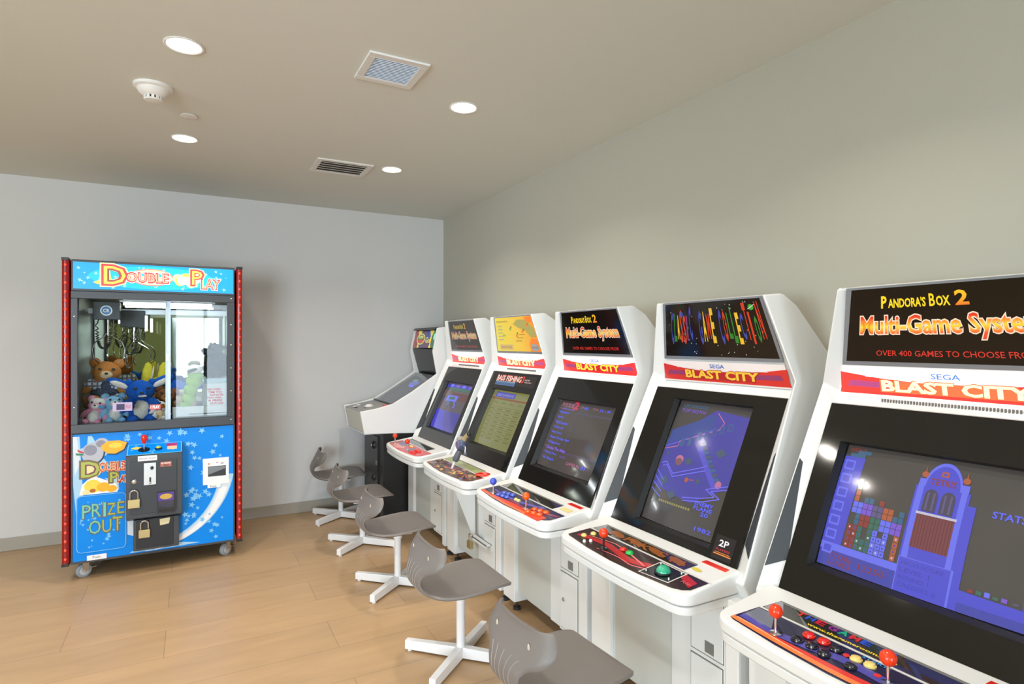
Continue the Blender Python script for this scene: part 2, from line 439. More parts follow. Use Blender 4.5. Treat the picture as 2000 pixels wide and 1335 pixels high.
S = 0.84
X0, Z0, K = 1.568, 0.71, 0.48
NRM = math.hypot(1, K)
def PX(z, d=0.0): return X0 + K * (z - Z0) + d          # front plane of the upper cabinet
def zpan(x, y=0): return 0.70 + 0.14 * (x - 1.36)
def rounded(pts, rad, n=6):
    out = []
    N = len(pts)
    for i in range(N):
        p, a, c = Vector(pts[i]), Vector(pts[i - 1]), Vector(pts[(i + 1) % N])
        r = rad[i] if isinstance(rad, (list, tuple)) else rad
        if r <= 0: out.append(tuple(p)); continue
        d1 = (a - p).normalized(); d2 = (c - p).normalized()
        p1, p2 = p + d1 * r, p + d2 * r
        for k in range(n + 1):
            t = k / n
            out.append(tuple((1 - t) ** 2 * p1 + 2 * t * (1 - t) * p + t * t * p2))
    return out
def panel_outline(hw, xf, xb, rad, bow=0.022, n=8):
    front = [(xf - bow * (1 - (2 * k / n - 1) ** 2), hw - 2 * hw * k / n) for k in range(n + 1)]
    pts = front + [(xb, -hw), (xb, hw)]
    rd = [rad] + [0] * (n - 1) + [rad, 0, 0]
    return rounded(pts, rd)

def cabinet(Yc, name_label, group, marquee, lit, strip_lit, screen, overlay, extras=None, portrait=False, body_mat=None):
    W_ = body_mat or M_white
    t = thing('arcade_cabinet', name_label, 'arcade machine', (1.75, Yc, 0), group)
    def yy(y): return Yc + y
    # ---- upper shell: closed white body with fins
    b = MB()
    L = {}
    rows = [  # name: (x, z, w)
        ('F0', 1.823, 1.675, .281), ('F1', 1.880, 1.362, .370), ('F2', PX(0.705, .012), 0.705, .398), ('F3', 1.62, 0.64, .398),
        ('B0', 1.930, 1.683, .284), ('B1', 1.985, 1.325, .372), ('B2', 1.700, 0.705, .397), ('B3', 1.70, 0.64, .397),
        ('R0', 2.000, 1.640, .292), ('R1', 2.165, 1.430, .335), ('R2', 2.172, 1.250, .315), ('R3', 2.172, 0.64, .330)]
    for n_, x, z, w in rows:
        L[n_] = ((x, yy(w), z), (x, yy(-w), z))
    # inner edges of the fins
    inn = [('I0', 1.835, 1.672, .264), ('I1', 1.930, 1.327, .332), ('I2', PX(1.288, .050), 1.288, .334), ('I3', PX(0.728, .050), 0.728, .334), ('I4', PX(0.705, .02), 0.705, .34), ('J0', 1.855, 1.670, .262)]
    for n_, x, z, w in inn:
        L[n_] = ((x, yy(w), z), (x, yy(-w), z))
    for s in (0, 1):
        q = lambda *ns: b.add([L[k][s] for k in ns], [tuple(range(len(ns)))], W_)
        q('F0', 'F1', 'B1', 'B0'); q('F1', 'F2', 'B2', 'B1'); q('F2', 'F3', 'B3', 'B2')
        q('B0', 'B1', 'R2', 'R1', 'R0'); q('B1', 'B2', 'R3', 'R2'); q('B2', 'B3', 'R3')
        q('F0', 'I0', 'I1', 'F1'); q('F1', 'I1', 'I2'); q('F1', 'I2', 'I3', 'F2'); q('I3', 'I4', 'F2')
        q('I0', 'J0', 'I1'); q('F0', 'B0', 'J0', 'I0')
    def across(a, c): b.add([L[a][0], L[a][1], L[c][1], L[c][0]], [(0, 1, 2, 3)], W_)
    across('J0', 'B0'); across('B0', 'R0'); across('R0', 'R1'); across('R1', 'R2'); across('R2', 'R3'); across('R3', 'B3'); across('B3', 'F3')
    across('I1', 'I2'); across('I3', 'I4'); across('J0', 'I1')
    b.add([L['I4'][0], L['I4'][1], L['F2'][1], L['F3'][1], L['F3'][0], L['F2'][0]], [(0, 1, 2, 3, 4, 5)], W_)
    bm_ = bmesh.new()
    o = b.build('upper_body', t, loc=None)
    me = o.data; bm = bmesh.new(); bm.from_mesh(me); bmesh.ops.remove_doubles(bm, verts=bm.verts, dist=0.0005); bmesh.ops.recalc_face_normals(bm, faces=bm.faces); bm.to_mesh(me); bm.free()
    for p in me.polygons: p.use_smooth = True
    md = o.modifiers.new('bevel', 'BEVEL'); md.width = 0.014; md.segments = 4; md.limit_method = 'ANGLE'; md.angle_limit = R(14); md.harden_normals = True; md.use_clamp_overlap = True
    # ventilation grille line under the marquee
    # ---- base: two front legs, recessed door, strip, coin section
    XB = 1.555
    def basebox(nm, y0, y1, z0, z1, m, x0=XB, x1=2.165, bev=0.004): return MB().box((x0, yy(y0), z0), (x1, yy(y1), z1), m).build(nm, t, bev)
    basebox('corner_post', .270, .400, .068, .650, M_white)
    basebox('corner_post', -.400, -.345, .068, .650, M_white)
    basebox('lower_body', -.345, .270, .118, .650, M_white2, XB + 0.022)
    d = MB().box((XB + 0.014, yy(-.082), .128), (XB + 0.024, yy(.252), .63), M_door)
    d.build('front_door', t, 0.003)
    d = MB().box((XB + 0.001, yy(-.345), .125), (XB + 0.023, yy(-.184), .63), M_white2).box((XB + 0.009, yy(-.178), .125), (XB + 0.023, yy(-.090), .63), M_white2)
    d.box((XB - .0002, yy(-.3405), .4215), (XB + .002, yy(-.1935), .6285), M_seam).box((XB - .0002, yy(-.3385), .1365), (XB + .002, yy(-.1925), .4085), M_seam)
    cs = d.build('coin_section', t)
    MB().box((XB - 0.002, yy(-.338), .425), (XB + 0.002, yy(-.196), .625), M_white2).build('coin_door', t, 0.002)
    MB().box((XB - 0.004, yy(-.335), .14), (XB + 0.001, yy(-.196), .405), M_white2).build('cash_door', t, 0.003)
    MB().box((XB - 0.0045, yy(-.300), .434), (XB - 0.001, yy(-.262), .474), M_seam).box((XB - 0.006, yy(-.300), .431), (XB - 0.001, yy(-.262), .436), M_white2).build('coin_return_cup', t)
    MB().lathe([(0.009, 0.0), (0.009, -0.006), (0.006, -0.008)], (XB - 0.004, yy(-.228), .28), M_chrome, 16, 'X').build('lock', t)
    for y in (.33, -.372):
        MB().lathe([(0.006, 0.068), (0.006, 0.02), (0.02, 0.016), (0.022, 0.002), (0.022, 0.0)], (XB + 0.05, yy(y), 0), M_rubber, 14).build('levelling_foot', t)
        MB().lathe([(0.006, 0.068), (0.006, 0.02), (0.02, 0.016), (0.022, 0.002), (0.022, 0.0)], (2.1, yy(y), 0), M_rubber, 14).build('levelling_foot', t)
    # ---- control panel
    hw = 0.362
    ol = panel_outline(hw, 1.352, 1.615, 0.06)
    cp = MB()
    cp.prism([(x, yy(y)) for x, y in ol], 0.66, 0, W_, zf=lambda x, y: zpan(x))
    cpo = cp.build('control_panel', t, 0.009, 3)
    ol2 = panel_outline(hw - 0.003, 1.358, 1.62, 0.058)
    MB().prism([(x, yy(y)) for x, y in ol2], 0.628, 0.657, W_).build('panel_tray', t, 0.006, 2)
    # ---- bezel, screen
    Oz = Vector((X0, Yc, Z0)); eu = Vector((0, -1, 0)); ev = Vector((K, 0, 1)).normalized()
    if portrait: su, v0, v1, sc = 0.207, 0.055, 0.605, 0.0
    else: su, v0, v1, sc = 0.272, 0.118, 0.524, 0.0
    def Pp(u, v, d): return Oz + eu * u + ev * v + Vector((d, 0, 0))
    bz = MB()
    ou, o0, o1 = 0.337, 0.014, 0.650
    for (a, b0, c, d1) in ((-ou, o0, ou, v0), (-ou, v1, ou, o1), (-ou, v0, -su, v1), (su, v0, ou, v1)):
        bz.quad(Pp(a, b0, .036), Pp(c, b0, .036), Pp(c, d1, .036), Pp(a, d1, .036), M_bez)
    i = 0.026; dd = 0.062; s2 = su - 0.010; w0, w1 = v0 + 0.006, v1 - 0.012
    ring = [(-su, v0), (su, v0), (su, v1), (-su, v1)]; ring2 = [(-s2, w0), (s2, w0), (s2, w1), (-s2, w1)]
    for k in range(4):
        a, c = ring[k], ring[(k + 1) % 4]; e, f = ring2[(k + 1) % 4], ring2[k]
        bz.quad(Pp(*a, .036), Pp(*c, .036), Pp(*e, dd), Pp(*f, dd), M_bezin)
    orr = [(-ou, o0), (ou, o0), (ou, o1), (-ou, o1)]
    for k in range(4):
        a, c = orr[k], orr[(k + 1) % 4]
        bz.quad(Pp(*c, .036), Pp(*a, .036), Pp(*a, .09), Pp(*c, .09), M_bez)
    bz.build('monitor_bezel', t)
    sc_ = MB()
    # gently bulged tube glass
    n = 10; vs = []; fs = []
    def sc_pt(u, v):
        cu, cv = u / s2, (v - (w0 + w1) / 2) / ((w1 - w0) / 2)
        return Pp(u, v, dd + 0.012 - 0.016 * (1 - 0.5 * cu * cu - 0.5 * cv * cv))
    for j in range(n + 1):
        for k in range(n + 1): vs.append(sc_pt(-s2 + 2 * s2 * k / n, w0 + (w1 - w0) * j / n))
    for j in range(n):
        for k in range(n): fs.append((j * (n + 1) + k, j * (n + 1) + k + 1, (j + 1) * (n + 1) + k + 1, (j + 1) * (n + 1) + k))
    sc_.add(vs, fs, screen['bg'], True)
    class SA(Art):
        def P(self, u, v, L):      # u,v in 0..1 of the tube
            p = sc_pt(-s2 + 2 * s2 * u, w0 + (w1 - w0) * v)
            return p + self.n * (0.0007 + 0.0004 * L)
        def geo(self, pts, fs, m, L=0):
            tris = []
            for f in fs:
                q = [pts[i] for i in f]
                if len(q) == 3: tris.append(q)
                else: tris += [[q[i] for i in tr] for tr in tessellate_polygon([[Vector((x, y, 0)) for x, y in q]])]
            st = tris; out = []
            while st:
                q = st.pop()
                if (q[1][0] - q[0][0]) * (q[2][1] - q[0][1]) - (q[1][1] - q[0][1]) * (q[2][0] - q[0][0]) < 0: q = q[::-1]
                es_ = [math.hypot(q[i][0] - q[(i + 1) % 3][0], q[i][1] - q[(i + 1) % 3][1]) for i in range(3)]
                k = es_.index(max(es_))
                if es_[k] < 0.09: out.append(q); continue
                a_, b_, c_ = q[k], q[(k + 1) % 3], q[(k + 2) % 3]; mdp = ((a_[0] + b_[0]) / 2, (a_[1] + b_[1]) / 2)
                st += [[a_, mdp, c_], [mdp, b_, c_]]
            pts = [p for q in out for p in q]; fs = [(3 * i, 3 * i + 1, 3 * i + 2) for i in range(len(out))]
            self.k = getattr(self, 'k', 0) + .007
            self.mb.add([self.P(a, b, L + self.k) for a, b in pts], fs, m)
    sa = SA(sc_, (0, 0, 0), eu, ev)
    screen['art'](sa)
    sc_.keepn = True
    sc_.build('screen', t)
    if screen.get('bezel_art'):
        bb = MB(); a = Art(bb, Pp(0, 0, .036), eu, ev, 0.001); screen['bezel_art'](a); bb.keepn = True
        bb.build('bezel_sticker', t)
    # ---- side inserts beside the bezel
    for sgn in (1, -1):
        sv = MB()
        def Q(w, z): # on the fin face
            k = (z - .705) / (1.362 - .705); wo = .398 + (.370 - .398) * k; do = .012 + (.0002 - .012) * k
            f = (w - .334) / (wo - .334); dA = .050 + (do - .050) * f
            return Vector((PX(z, dA), yy(sgn * w), z))
        pts = [Q(.341, .808), Q(.389, .782), Q(.375, 1.115), Q(.339, 1.068)]
        nn = (pts[1] - pts[0]).cross(pts[3] - pts[0]).normalized()
        if nn.x > 0: nn = -nn
        top = [p + nn * 0.0025 for p in pts]; bot = [p - nn * 0.004 for p in pts]
        sv.add(bot + top, [(4, 5, 6, 7), (0, 1, 5, 4), (1, 2, 6, 5), (2, 3, 7, 6), (3, 0, 4, 7)], M_ventblk)
        sv.build('side_insert', t)
    # ---- marquee
    e1 = Vector((1.928 - 1.850, 0, 1.327 - 1.668)).normalized(); mv = -e1
    MO = Vector((1.928, Yc, 1.327)); MH = math.hypot(.078, .341)      # origin: bottom centre
    def hwid(v): return .328 - (.328 - .262) * v / MH
    mb = MB(); a = Art(mb, MO - Vector((0.004, 0, 0)), eu, mv, 0.0)
    vs_ = 0.092       # top of the lower title strip
    a.poly([(-hwid(vs_), vs_ + .008), (hwid(vs_), vs_ + .008), (hwid(MH), MH), (-hwid(MH), MH)], M_acr, 0)
    g = lambda v: hwid(v) - .016
    a.poly([(-g(vs_), vs_ + .022), (g(vs_), vs_ + .022), (g(MH), MH - .004), (-g(MH), MH - .004)], marquee['bg'], 1)
    a2 = Art(mb, MO - Vector((0.004, 0, 0)), eu, mv, 0.001, 0.0004)
    # art coordinates: u -1..1 across the sheet at that height, v 0..1
    va, vb = vs_ + .022, MH - .004
    class MA(Art):
        def P(self, u, v, L):
            vv = va + (vb - va) * v
            return self.O + self.u * (u * g(vv)) + self.v * vv + self.n * (self.b + self.st * L)
    marquee['art'](MA(mb, MO - Vector((0.004, 0, 0)), eu, mv, 0.001, 0.0004))
    mb.keepn = True
    mb.build('marquee', t)
    # clear cover edge line on top
    MB().box((1.846, yy(-.262), 1.664), (1.862, yy(.262), 1.671), M_acr).build('marquee_top_channel', t)
    sb = MB(); a = Art(sb, MO - Vector((0.005, 0, 0)), eu, mv, 0.0006, 0.0005)
    es = strip_lit
    pm = lambda nm, c: print_mat('strip_%s_%d' % (nm, int(es * 100)), c, es=es)
    w_, r_, p_, y_, bl_, o_ = pm('white', (250, 240, 240)), pm('red', (224, 52, 48)), pm('plum', (150, 60, 110)), pm('yellow', (252, 206, 70) if es < .7 else (255, 238, 176)), pm('blue', (60, 110, 190)), pm('deep', (190, 34, 40) if es < .7 else (236, 96, 60))
    a.poly([(-hwid(0), 0), (hwid(0), 0), (hwid(vs_), vs_), (-hwid(vs_), vs_)], w_, 0)
    a.poly([(-hwid(0), .006), (hwid(0), .006), (hwid(.02), .022), (-hwid(.02), .022)], r_, 1)
    a.poly([(-.325, .006), (-.05, .016), (-.07, .05), (-.19, .060), (-.235, .066), (-.318, .078)], r_, 1)
    a.poly([(.325, .006), (.05, .016), (.07, .05), (.19, .058), (.26, .066), (.318, .074)], r_, 1)
    a.poly([(-.30, .030), (-.14, .028), (-.17, .048), (-.29, .050)], p_, 2); a.poly([(.30, .030), (.17, .028), (.15, .046), (.29, .050)], p_, 2)
    a.poly([(-.24, .064), (-.12, .062), (-.19, .076)], w_, 3); a.poly([(.24, .060), (.12, .058), (.19, .072)], w_, 3)
    a.poly([(-.17, .016), (.17, .016), (.16, .052), (-.16, .052)], o_, 3)
    a.text('SEGA', -.045, .066, .075, .016, bl_, 4, .01)
    a.text('BLAST CITY', -.19, .019, .38, .036, o_, 4, .065); a.text('BLAST CITY', -.187, .021, .374, .033, y_, 5, .04)
    sb.keepn = True
    sb.build('title_strip', t)
    gr = MB()
    for k in range(46):
        y = -.19 + .38 * k / 45
        gr.box((1.9155, yy(y) - .0022, 1.3035), (1.9185, yy(y) + .0022, 1.3205), M_seam, None)
    if strip_lit > 0.6: gr.build('speaker_grille', t)
    # ---- control overlay art
    ob = MB()
    zt = 0.0008
    class PA(Art):
        def __init__(self): super().__init__(ob, (0, 0, 0), (0, -1, 0), (1, 0, 0)); self.n = Vector((0, 0, 1))
        def P(self, u, v, L):    # u: metres to the right of centre, v: metres back from x=1.375
            x = 1.375 + v
            return Vector((x, Yc - u, zpan(x) + 0.0009 + 0.0004 * L))
    pa = PA()
    overlay(pa, t, Yc)
    ob.keepn = True
    ob.build('control_overlay', t)
    if extras: extras(t, Yc)
    return t

FRONT = [(-.315, .0), (-.30, -.006), (-.15, -.022), (.0, -.028), (.15, -.022), (.29, -.008), (.325, .006), (.345, .026), (.352, .098), (-.296, .098)]
GLASS = [(-.290, .108), (.232, .108), (.238, .168), (-.276, .168)]
def joystick(t, Yc, u, v, ball, label=None, dark=False):
    x = 1.375 + v; y = Yc - u; z = zpan(x)
    j = MB().lathe([(0.016, 0.001), (0.016, 0.004), (0.004, 0.006), (0.004, 0.05)], (x, y, z), P_blk if dark else M_chrome, 16).build('joystick_shaft', t)
    MB().ball((x, y, z + 0.062), 0.0185, ball, 20, 12).build('ball_top', j)
def button(t, Yc, u, v, m, r=0.0145):
    x = 1.375 + v; y = Yc - u; z = zpan(x)
    MB().lathe([(r, 0.0005), (r, 0.004), (r * 0.86, 0.0058), (r * .8, 0.0062), (r * .76, 0.009), (r * .55, 0.0102), (0.001, 0.0106)], (x, y, z), m, 20).build('push_button', t)

# ---------------------------------------------------------------- artwork: marquees
def pandora(es, haze_mix=0.0):
    k = '_%d' % int(es * 100)
    L = lambda c: tuple(int(x + (150 - x) * haze_mix) for x in c)  # reflection haze mixed into the marquee colours as grey
    bg = mat('marquee_black' + k, srgb(*L((22, 17, 15))), 0.08, emit=srgb(30, 22, 20), es=es * .3, coat=0.0, vary=0, spec=.35)
    ye = print_mat('pandora_yellow' + k, L((250, 214, 40)), es=es); wh = print_mat('pandora_white' + k, L((250, 225, 200)), es=es)
    rd = print_mat('pandora_red' + k, L((206, 50, 44)), es=es)
    gr = grad_mat('pandora_gradient' + k, 1.50, 1.575, [(0.0, L((214, 40, 50))), (0.35, L((240, 90, 50))), (0.62, L((250, 215, 60))), (0.8, L((248, 140, 50))), (1.0, L((226, 48, 40)))], es)
    g2 = grad_mat('pandora_two' + k, 1.59, 1.63, [(0, L((240, 60, 40))), (1, L((252, 190, 40)))], es)
    def art(a):
        a.text('P', -.62, .735, .055, .15, ye, 1, .035); a.text('ANDORA\'S', -.54, .735, .40, .115, ye, 1, .03)
        a.text('B', -.10, .735, .055, .15, ye, 1, .02); a.text('OX', -.03, .735, .13, .115, ye, 1, .03)
        a.text('2', .16, .735, .115, .17, g2, 1, .03)
        a.text('Multi-Game System', -.86, .315, 1.72, .31, wh, 1, .065)
        a.text('Multi-Game System', -.86, .315, 1.72, .31, gr, 2, .018)
        a.text('OVER 400 GAMES TO CHOOSE FROM', -.68, .085, 1.42, .075, rd, 1, .008)
    return dict(bg=bg, art=art)

def classic():
    bg = mat('marquee_classic_black', srgb(26, 20, 17), 0.06, vary=0, spec=.45)
    cols = {'r': print_mat('classic_red', (208, 60, 30)), 'y': print_mat('classic_yellow', (236, 190, 50)), 'g': print_mat('classic_green', (44, 130, 44)), 'b': print_mat('classic_blue', (62, 72, 170)), 'p': print_mat('classic_plum', (140, 50, 110))}
    wh = print_mat('classic_star', (215, 215, 220)); gn = print_mat('classic_planet', (60, 170, 50))
    def art(a):
        words = [('CLASSIC', 'bgyrrpb', -.88, -.40), ('GAME', 'byoy', -.27, .06), ('COLLECTION', 'brggybrrgr', .14, .94)]
        for w, cc, u0, u1 in words:
            n = len(w); p = (u1 - u0) / n
            for i, ch in enumerate(w):
                m = cols.get(cc[i], cols['r'])
                ht = .50 + .09 * math.sin(i * 2.1 + 1); lo = .30 - .05 * math.cos(i * 1.7)
                a.text(ch, u0 + p * i + p * .16, lo, p * (.68 if ch != 'I' else .26), ht, m, 1, .03)
        a.star(.42, .92, .015, wh, 1, 0); rnd = random.Random(3)
        for _ in range(46): a.circ(rnd.uniform(-.95, .95), rnd.uniform(.03, .97), rnd.uniform(.003, .008), wh, 0, rnd.uniform(.006, .014), 6)
        a.circ(-.62, .80, .035, cols['b'], 1, .05); a.circ(.80, .86, .05, gn, 1, .05); a.line([(.74, .83), (.87, .90)], .012, wh, 2)
    return dict(bg=bg, art=art)

def fishing_marquee():
    es = 0.25
    bg = grad_mat('marquee_yellow_orange', -.33, .33, [(0, (232, 130, 40)), (.4, (226, 186, 60)), (1, (222, 208, 70))], es, 'Y')
    pr = lambda n_, c: print_mat('fishm_' + n_, c, es=es * .8)
    ol, og, gy, br, gn = pr('olive', (168, 158, 84)), pr('orange', (238, 128, 44)), pr('grey', (150, 158, 160)), pr('brown', (128, 92, 56)), pr('green', (150, 186, 70))
    def art(a):
        a.poly([(.0, .80), (.25, .92), (.7, .90), (.98, .62), (.98, .42), (.75, .40), (.55, .60), (.2, .70)], ol, 1)
        a.poly([(.6, .0), (.98, .0), (.98, .34), (.75, .38), (.6, .22)], og, 1); a.poly([(.62, .98), (.98, .98), (.98, .84), (.75, .80)], og, 2)
        a.circ(.80, .12, .17, gy, 2, .10); a.text('BASS', .68, .09, .26, .06, br, 3)
        a.rect(-.86, .05, -.20, .20, pr('box', (206, 176, 110)), 1); a.text('HOW TO PLAY', -.80, .09, .54, .06, br, 2)
        a.text('FISHING', -.90, .86, .62, .05, br, 2)
        for (u, v, l, rt) in ((-.25, .62, .30, .7), (.05, .42, .30, .9), (.35, .55, .30, .5), (-.62, .46, .2, .1), (.62, .72, .25, .4)):
            a.line([(u, v), (u + l * math.cos(rt) * .6, v + l * math.sin(rt) * .6)], .035, br, 2); a.circ(u + .05, v + .02, .06, og if u > 0 else gn, 2, .03)
        for k in range(5): a.rect(-.88, .34 + .10 * k, -.62, .36 + .10 * k, gy, 2)
        for k in range(3): a.rect(.0 + .1 * k, .30 + .09 * k, .28 + .1 * k, .315 + .09 * k, br, 2)
    return dict(bg=bg, art=art)

# ---------------------------------------------------------------- artwork: screens
def glow(nm, rgb, es=0.85): return mat('screen_' + nm, (0.03, 0.03, 0.03), 0.12, emit=srgb(*rgb), es=es, vary=0)
def screen_bg(nm, rgb): return mat('tube_' + nm, (0.05, 0.047, 0.045), 0.10, emit=srgb(*rgb), es=0.85, vary=0, coat=0.3)  # dark areas glow grey: tube grey plus room reflections put into emission
G_blue = glow('blue', (74, 74, 205)); G_lblue = glow('light_blue', (104, 112, 238)); G_dblue = glow('dark_blue', (62, 66, 168)); G_red = glow('red', (140, 50, 44)); G_teal = glow('teal', (50, 96, 130))
G_txt = glow('text_blue', (84, 92, 235), 1.0); G_or = glow('orange', (176, 88, 50)); G_grn = glow('green', (52, 104, 88)); G_vio = glow('violet', (122, 84, 206)); G_gy = glow('greyline', (92, 84, 128))
G_dgn = glow('dull_green', (66, 84, 110)); G_yel = glow('yellow', (146, 142, 84)); G_pnk = glow('pink', (190, 110, 150)); G_pk2 = glow('pale', (200, 196, 214))

def blocks_game(a):
    # left tower with ladder rungs
    a.poly([(0, .0), (.115, .0), (.125, .90), (0.0, .90)], G_blue, 0)
    for k in range(7): a.rect(.012, .10 + .115 * k, .075, .18 + .115 * k, G_lblue, 1); a.rect(.022, .115 + .115 * k, .066, .165 + .115 * k, G_blue, 2)
    a.text('NEXT', .02, .945, .10, .03, G_red, 1); a.rect(.03, .90, .12, .93, G_teal, 1); a.rect(.07, .93, .15, .96, G_teal, 1)
    # heap of generic square blocks
    rnd = random.Random(5); cols = [G_red, G_grn, G_lblue, G_vio, G_gy, G_or, G_teal]; cw, ch = .0285, .046
    hts = [12, 8, 9, 9, 8, 9, 8, 8, 7, 8]
    hts[0] = 12
    for i, h in enumerate(hts):
        for j in range(h):
            if (j < 4 and i in (1, 3, 6, 8) and rnd.random() < .6) or (i == 0 and j in (4, 5)): continue
            m = cols[(i // 2 + j // 2 * 3) % 7] if j >= 4 else cols[[0, 0, 1, 1, 1, 2, 2, 2, 5, 5][i]]
            u = .13 + i * cw; v = .19 + j * ch
            a.rect(u, v, u + cw * .92, v + ch * .92, m, 1)
            if j < 4: a.rect(u + cw * .3, v + ch * .3, u + cw * .6, v + ch * .6, G_pk2 if (i + j) % 3 == 0 else G_dblue, 2)
    a.rect(0, .13, .43, .185, G_lblue, 1); a.rect(0, .0, .43, .13, G_dblue, 0)
    a.text('SCORE', .07, .07, .13, .045, G_red, 2); a.text('LINES', .07, .02, .13, .04, G_red, 2); a.text('12250', .24, .05, .14, .045, G_red, 2)
    # middle building
    a.rect(.43, 0, .685, .78, G_blue, 1); a.rect(.43, 0, .685, .25, G_lblue, 2); a.rect(.435, .0, .675, .245, G_blue, 3)
    a.rect(.44, .25, .47, .80, G_lblue, 2); a.rect(.645, .25, .672, .80, G_lblue, 2)
    pts = [(.49 - .0 + .14 * k / 16 * 1.0, 0) for k in range(17)]
    ar = [(.555 + .09 * math.cos(math.pi * k / 18), .78 + .19 * math.sin(math.pi * k / 18)) for k in range(19)]
    a.poly(ar, G_lblue, 2); ar = [(.555 + .08 * math.cos(math.pi * k / 18), .78 + .165 * math.sin(math.pi * k / 18)) for k in range(19)]
    a.poly(ar, G_blue, 3); a.rect(.538, .865, .572, .905, G_or, 4); a.rect(.548, .875, .562, .895, G_blue, 5)
    a.text('TETRIS', .495, .80, .12, .045, G_red, 4, .02)
    for u in (.462, .655): a.circ(u, .865, .017, G_or, 3, .022); a.poly([(u - .004, .88), (u + .004, .88), (u, .93)], G_or, 3); a.rect(u - .02, .78, u + .02, .835, G_lblue, 2)
    for u in (.515, .595):
        w = .032
        a.poly([(u + w * math.cos(math.pi * k / 12), .71 + .055 * math.sin(math.pi * k / 12)) for k in range(13)] + [(u - w, .60), (u + w, .60)], glow('window', (70, 62, 84)), 4)
        for q in (-.014, .014): a.rect(u + q - .005, .61, u + q + .005, .74, G_gy, 5)
    a.rect(.462, .575, .652, .592, G_pk2, 4)
    a.rect(.468, .33, .646, .575, glow('curtain', (120, 56, 60)), 4)
    for k in range(12): a.rect(.474 + k * .0145, .335, .4785 + k * .0145, .572, glow('curtain_fold', (96, 44, 56)), 5)
    for k, s in enumerate(['HIGH SCORE', 'LEVEL 1', 'ROUND 1', 'CREDITS 0']): a.text(s, .45, .195 - .052 * k, .02 * len(s), .03, G_dblue, 5)
    # right field
    a.rect(.685, .0, .72, .70, G_blue, 1)
    a.text('STATS', .79, .655, .135, .045, G_txt, 2, .02)
    a.poly([(.72, .0), (1, 0), (1, .10), (.965, .13), (.72, .14)], G_blue, 1); a.rect(.72, .0, 1, .06, G_dblue, 2); a.poly([(.965, .13), (1, .1), (1, .8), (.98, .8)], G_dblue, 1)
    for k, m in enumerate([G_red, G_grn, G_lblue, G_grn, G_vio]): a.rect(.755 + .033 * k, .145, .777 + .033 * k, .165 + .006 * (k % 3), m, 2)
    a.rect(.93, .15, .95, .16, G_gy, 2)
SCR_BLOCKS = dict(bg=screen_bg('block', (50, 46, 44)), art=blocks_game)

def iso_game(a):
    a.text('UP 000000', .07, .945, .36, .026, G_teal, 1, .01); a.text('TOP 003700', .06, .905, .36, .026, G_vio, 1, .01)
    a.poly([(0.02, .28), (.60, .22), (.98, .40), (1, .92), (.55, .95), (0.02, .66)], glow('field', (64, 60, 160)), 0)
    a.poly([(.03, .74), (.58, .92), (.58, .80), (.03, .62)], glow('field_edge', (52, 72, 150)), 1)
    a.line([(.02, .58), (.2, .62), (.2, .66), (.66, .80), (.70, .86), (.58, .93)], .008, G_pnk, 2); a.line([(.02, .60), (.3, .69), (.62, .80)], .006, G_lblue, 2)
    for k in range(5): a.rect(.42 + .085 * k, .70 + .025 * k, .475 + .085 * k, .76 + .025 * k, glow('tower', (56, 92, 142)), 3); a.rect(.432 + .085 * k, .71 + .025 * k, .463 + .085 * k, .75 + .025 * k, glow('field', (64, 60, 160)), 4)
    for k in range(2): a.rect(.22 + .10 * k, .62 + .02 * k, .275 + .10 * k, .69 + .02 * k, glow('tower', (56, 92, 142)), 3)
    for k in range(10): a.poly([(.50 + .035 * k, .68 - .030 * k), (.56 + .035 * k, .69 - .030 * k), (.58 + .035 * k, .67 - .03 * k), (.52 + .035 * k, .655 - .03 * k)], G_dgn if k % 2 else glow('tower', (56, 92, 142)), 3)
    a.poly([(.46, .64), (.52, .66), (.86, .38), (.80, .36)], glow('beam', (84, 78, 200)), 2); a.circ(.86, .40, .035, G_pnk, 4, .03)
    for p in ([(.05, .46), (.12, .48), (.26, .40), (.62, .50), (.66, .52)], [(.08, .44), (.14, .455), (.27, .375), (.66, .48)],
              [(.48, .245), (.70, .275), (.86, .31), (.74, .35), (.98, .41)], [(.50, .225), (.74, .255), (.92, .305), (.80, .345), (.99, .385)]): a.line(p, .008, glow('wall', (112, 108, 240)), 4)
    for (u, v, ru) in ((.17, .33, .07), (.33, .24, .07), (.42, .52, .06), (.78, .63, .07), (.10, .55, .03)): a.poly([(u - ru, v), (u, v - ru * .55), (u + ru, v), (u, v + ru * .55)], G_dgn, 3)
    a.circ(.29, .50, .05, glow('tank', (124, 84, 96)), 4, .03); a.circ(.29, .52, .055, G_pnk, 3, .035)
    a.circ(.47, .38, .022, G_or, 4, .02); a.line([(.49, .385), (.56, .39)], .007, G_or, 4); a.circ(.62, .39, .03, G_dgn, 4, .02)
    for k in range(14): a.rect(.18 + .032 * k, .165, .203 + .032 * k, .183, G_yel, 2)
    for k in range(4): a.line([(.02, .40 - .05 * k), (.16 + .01 * k, .33 - .045 * k)], .008, G_lblue, 3)
    a.text('ENEMY', .66, .225, .22, .028, G_txt, 2, .02); a.text('PLANE', .66, .190, .22, .028, G_txt, 2, .02); a.text('20', .76, .155, .09, .028, G_txt, 2, .02)
    a.text('1982', .74, .045, .19, .030, G_txt, 2, .01)
def iso_bez(a):
    d, w, o_ = print_mat('sticker_black', (34, 30, 34)), print_mat('sticker_white', (230, 226, 232)), print_mat('sticker_orange', (214, 130, 60))
    a.rect(.225, .032, .312, .115, d, 0); a.text('2P', .245, .078, .04, .022, w, 1, .02); a.text('PLAYERS', .238, .062, .06, .008, print_mat('sticker_red', (190, 60, 60)), 1); a.rect(.232, .048, .308, .052, o_, 1); a.rect(.236, .055, .302, .057, o_, 1)
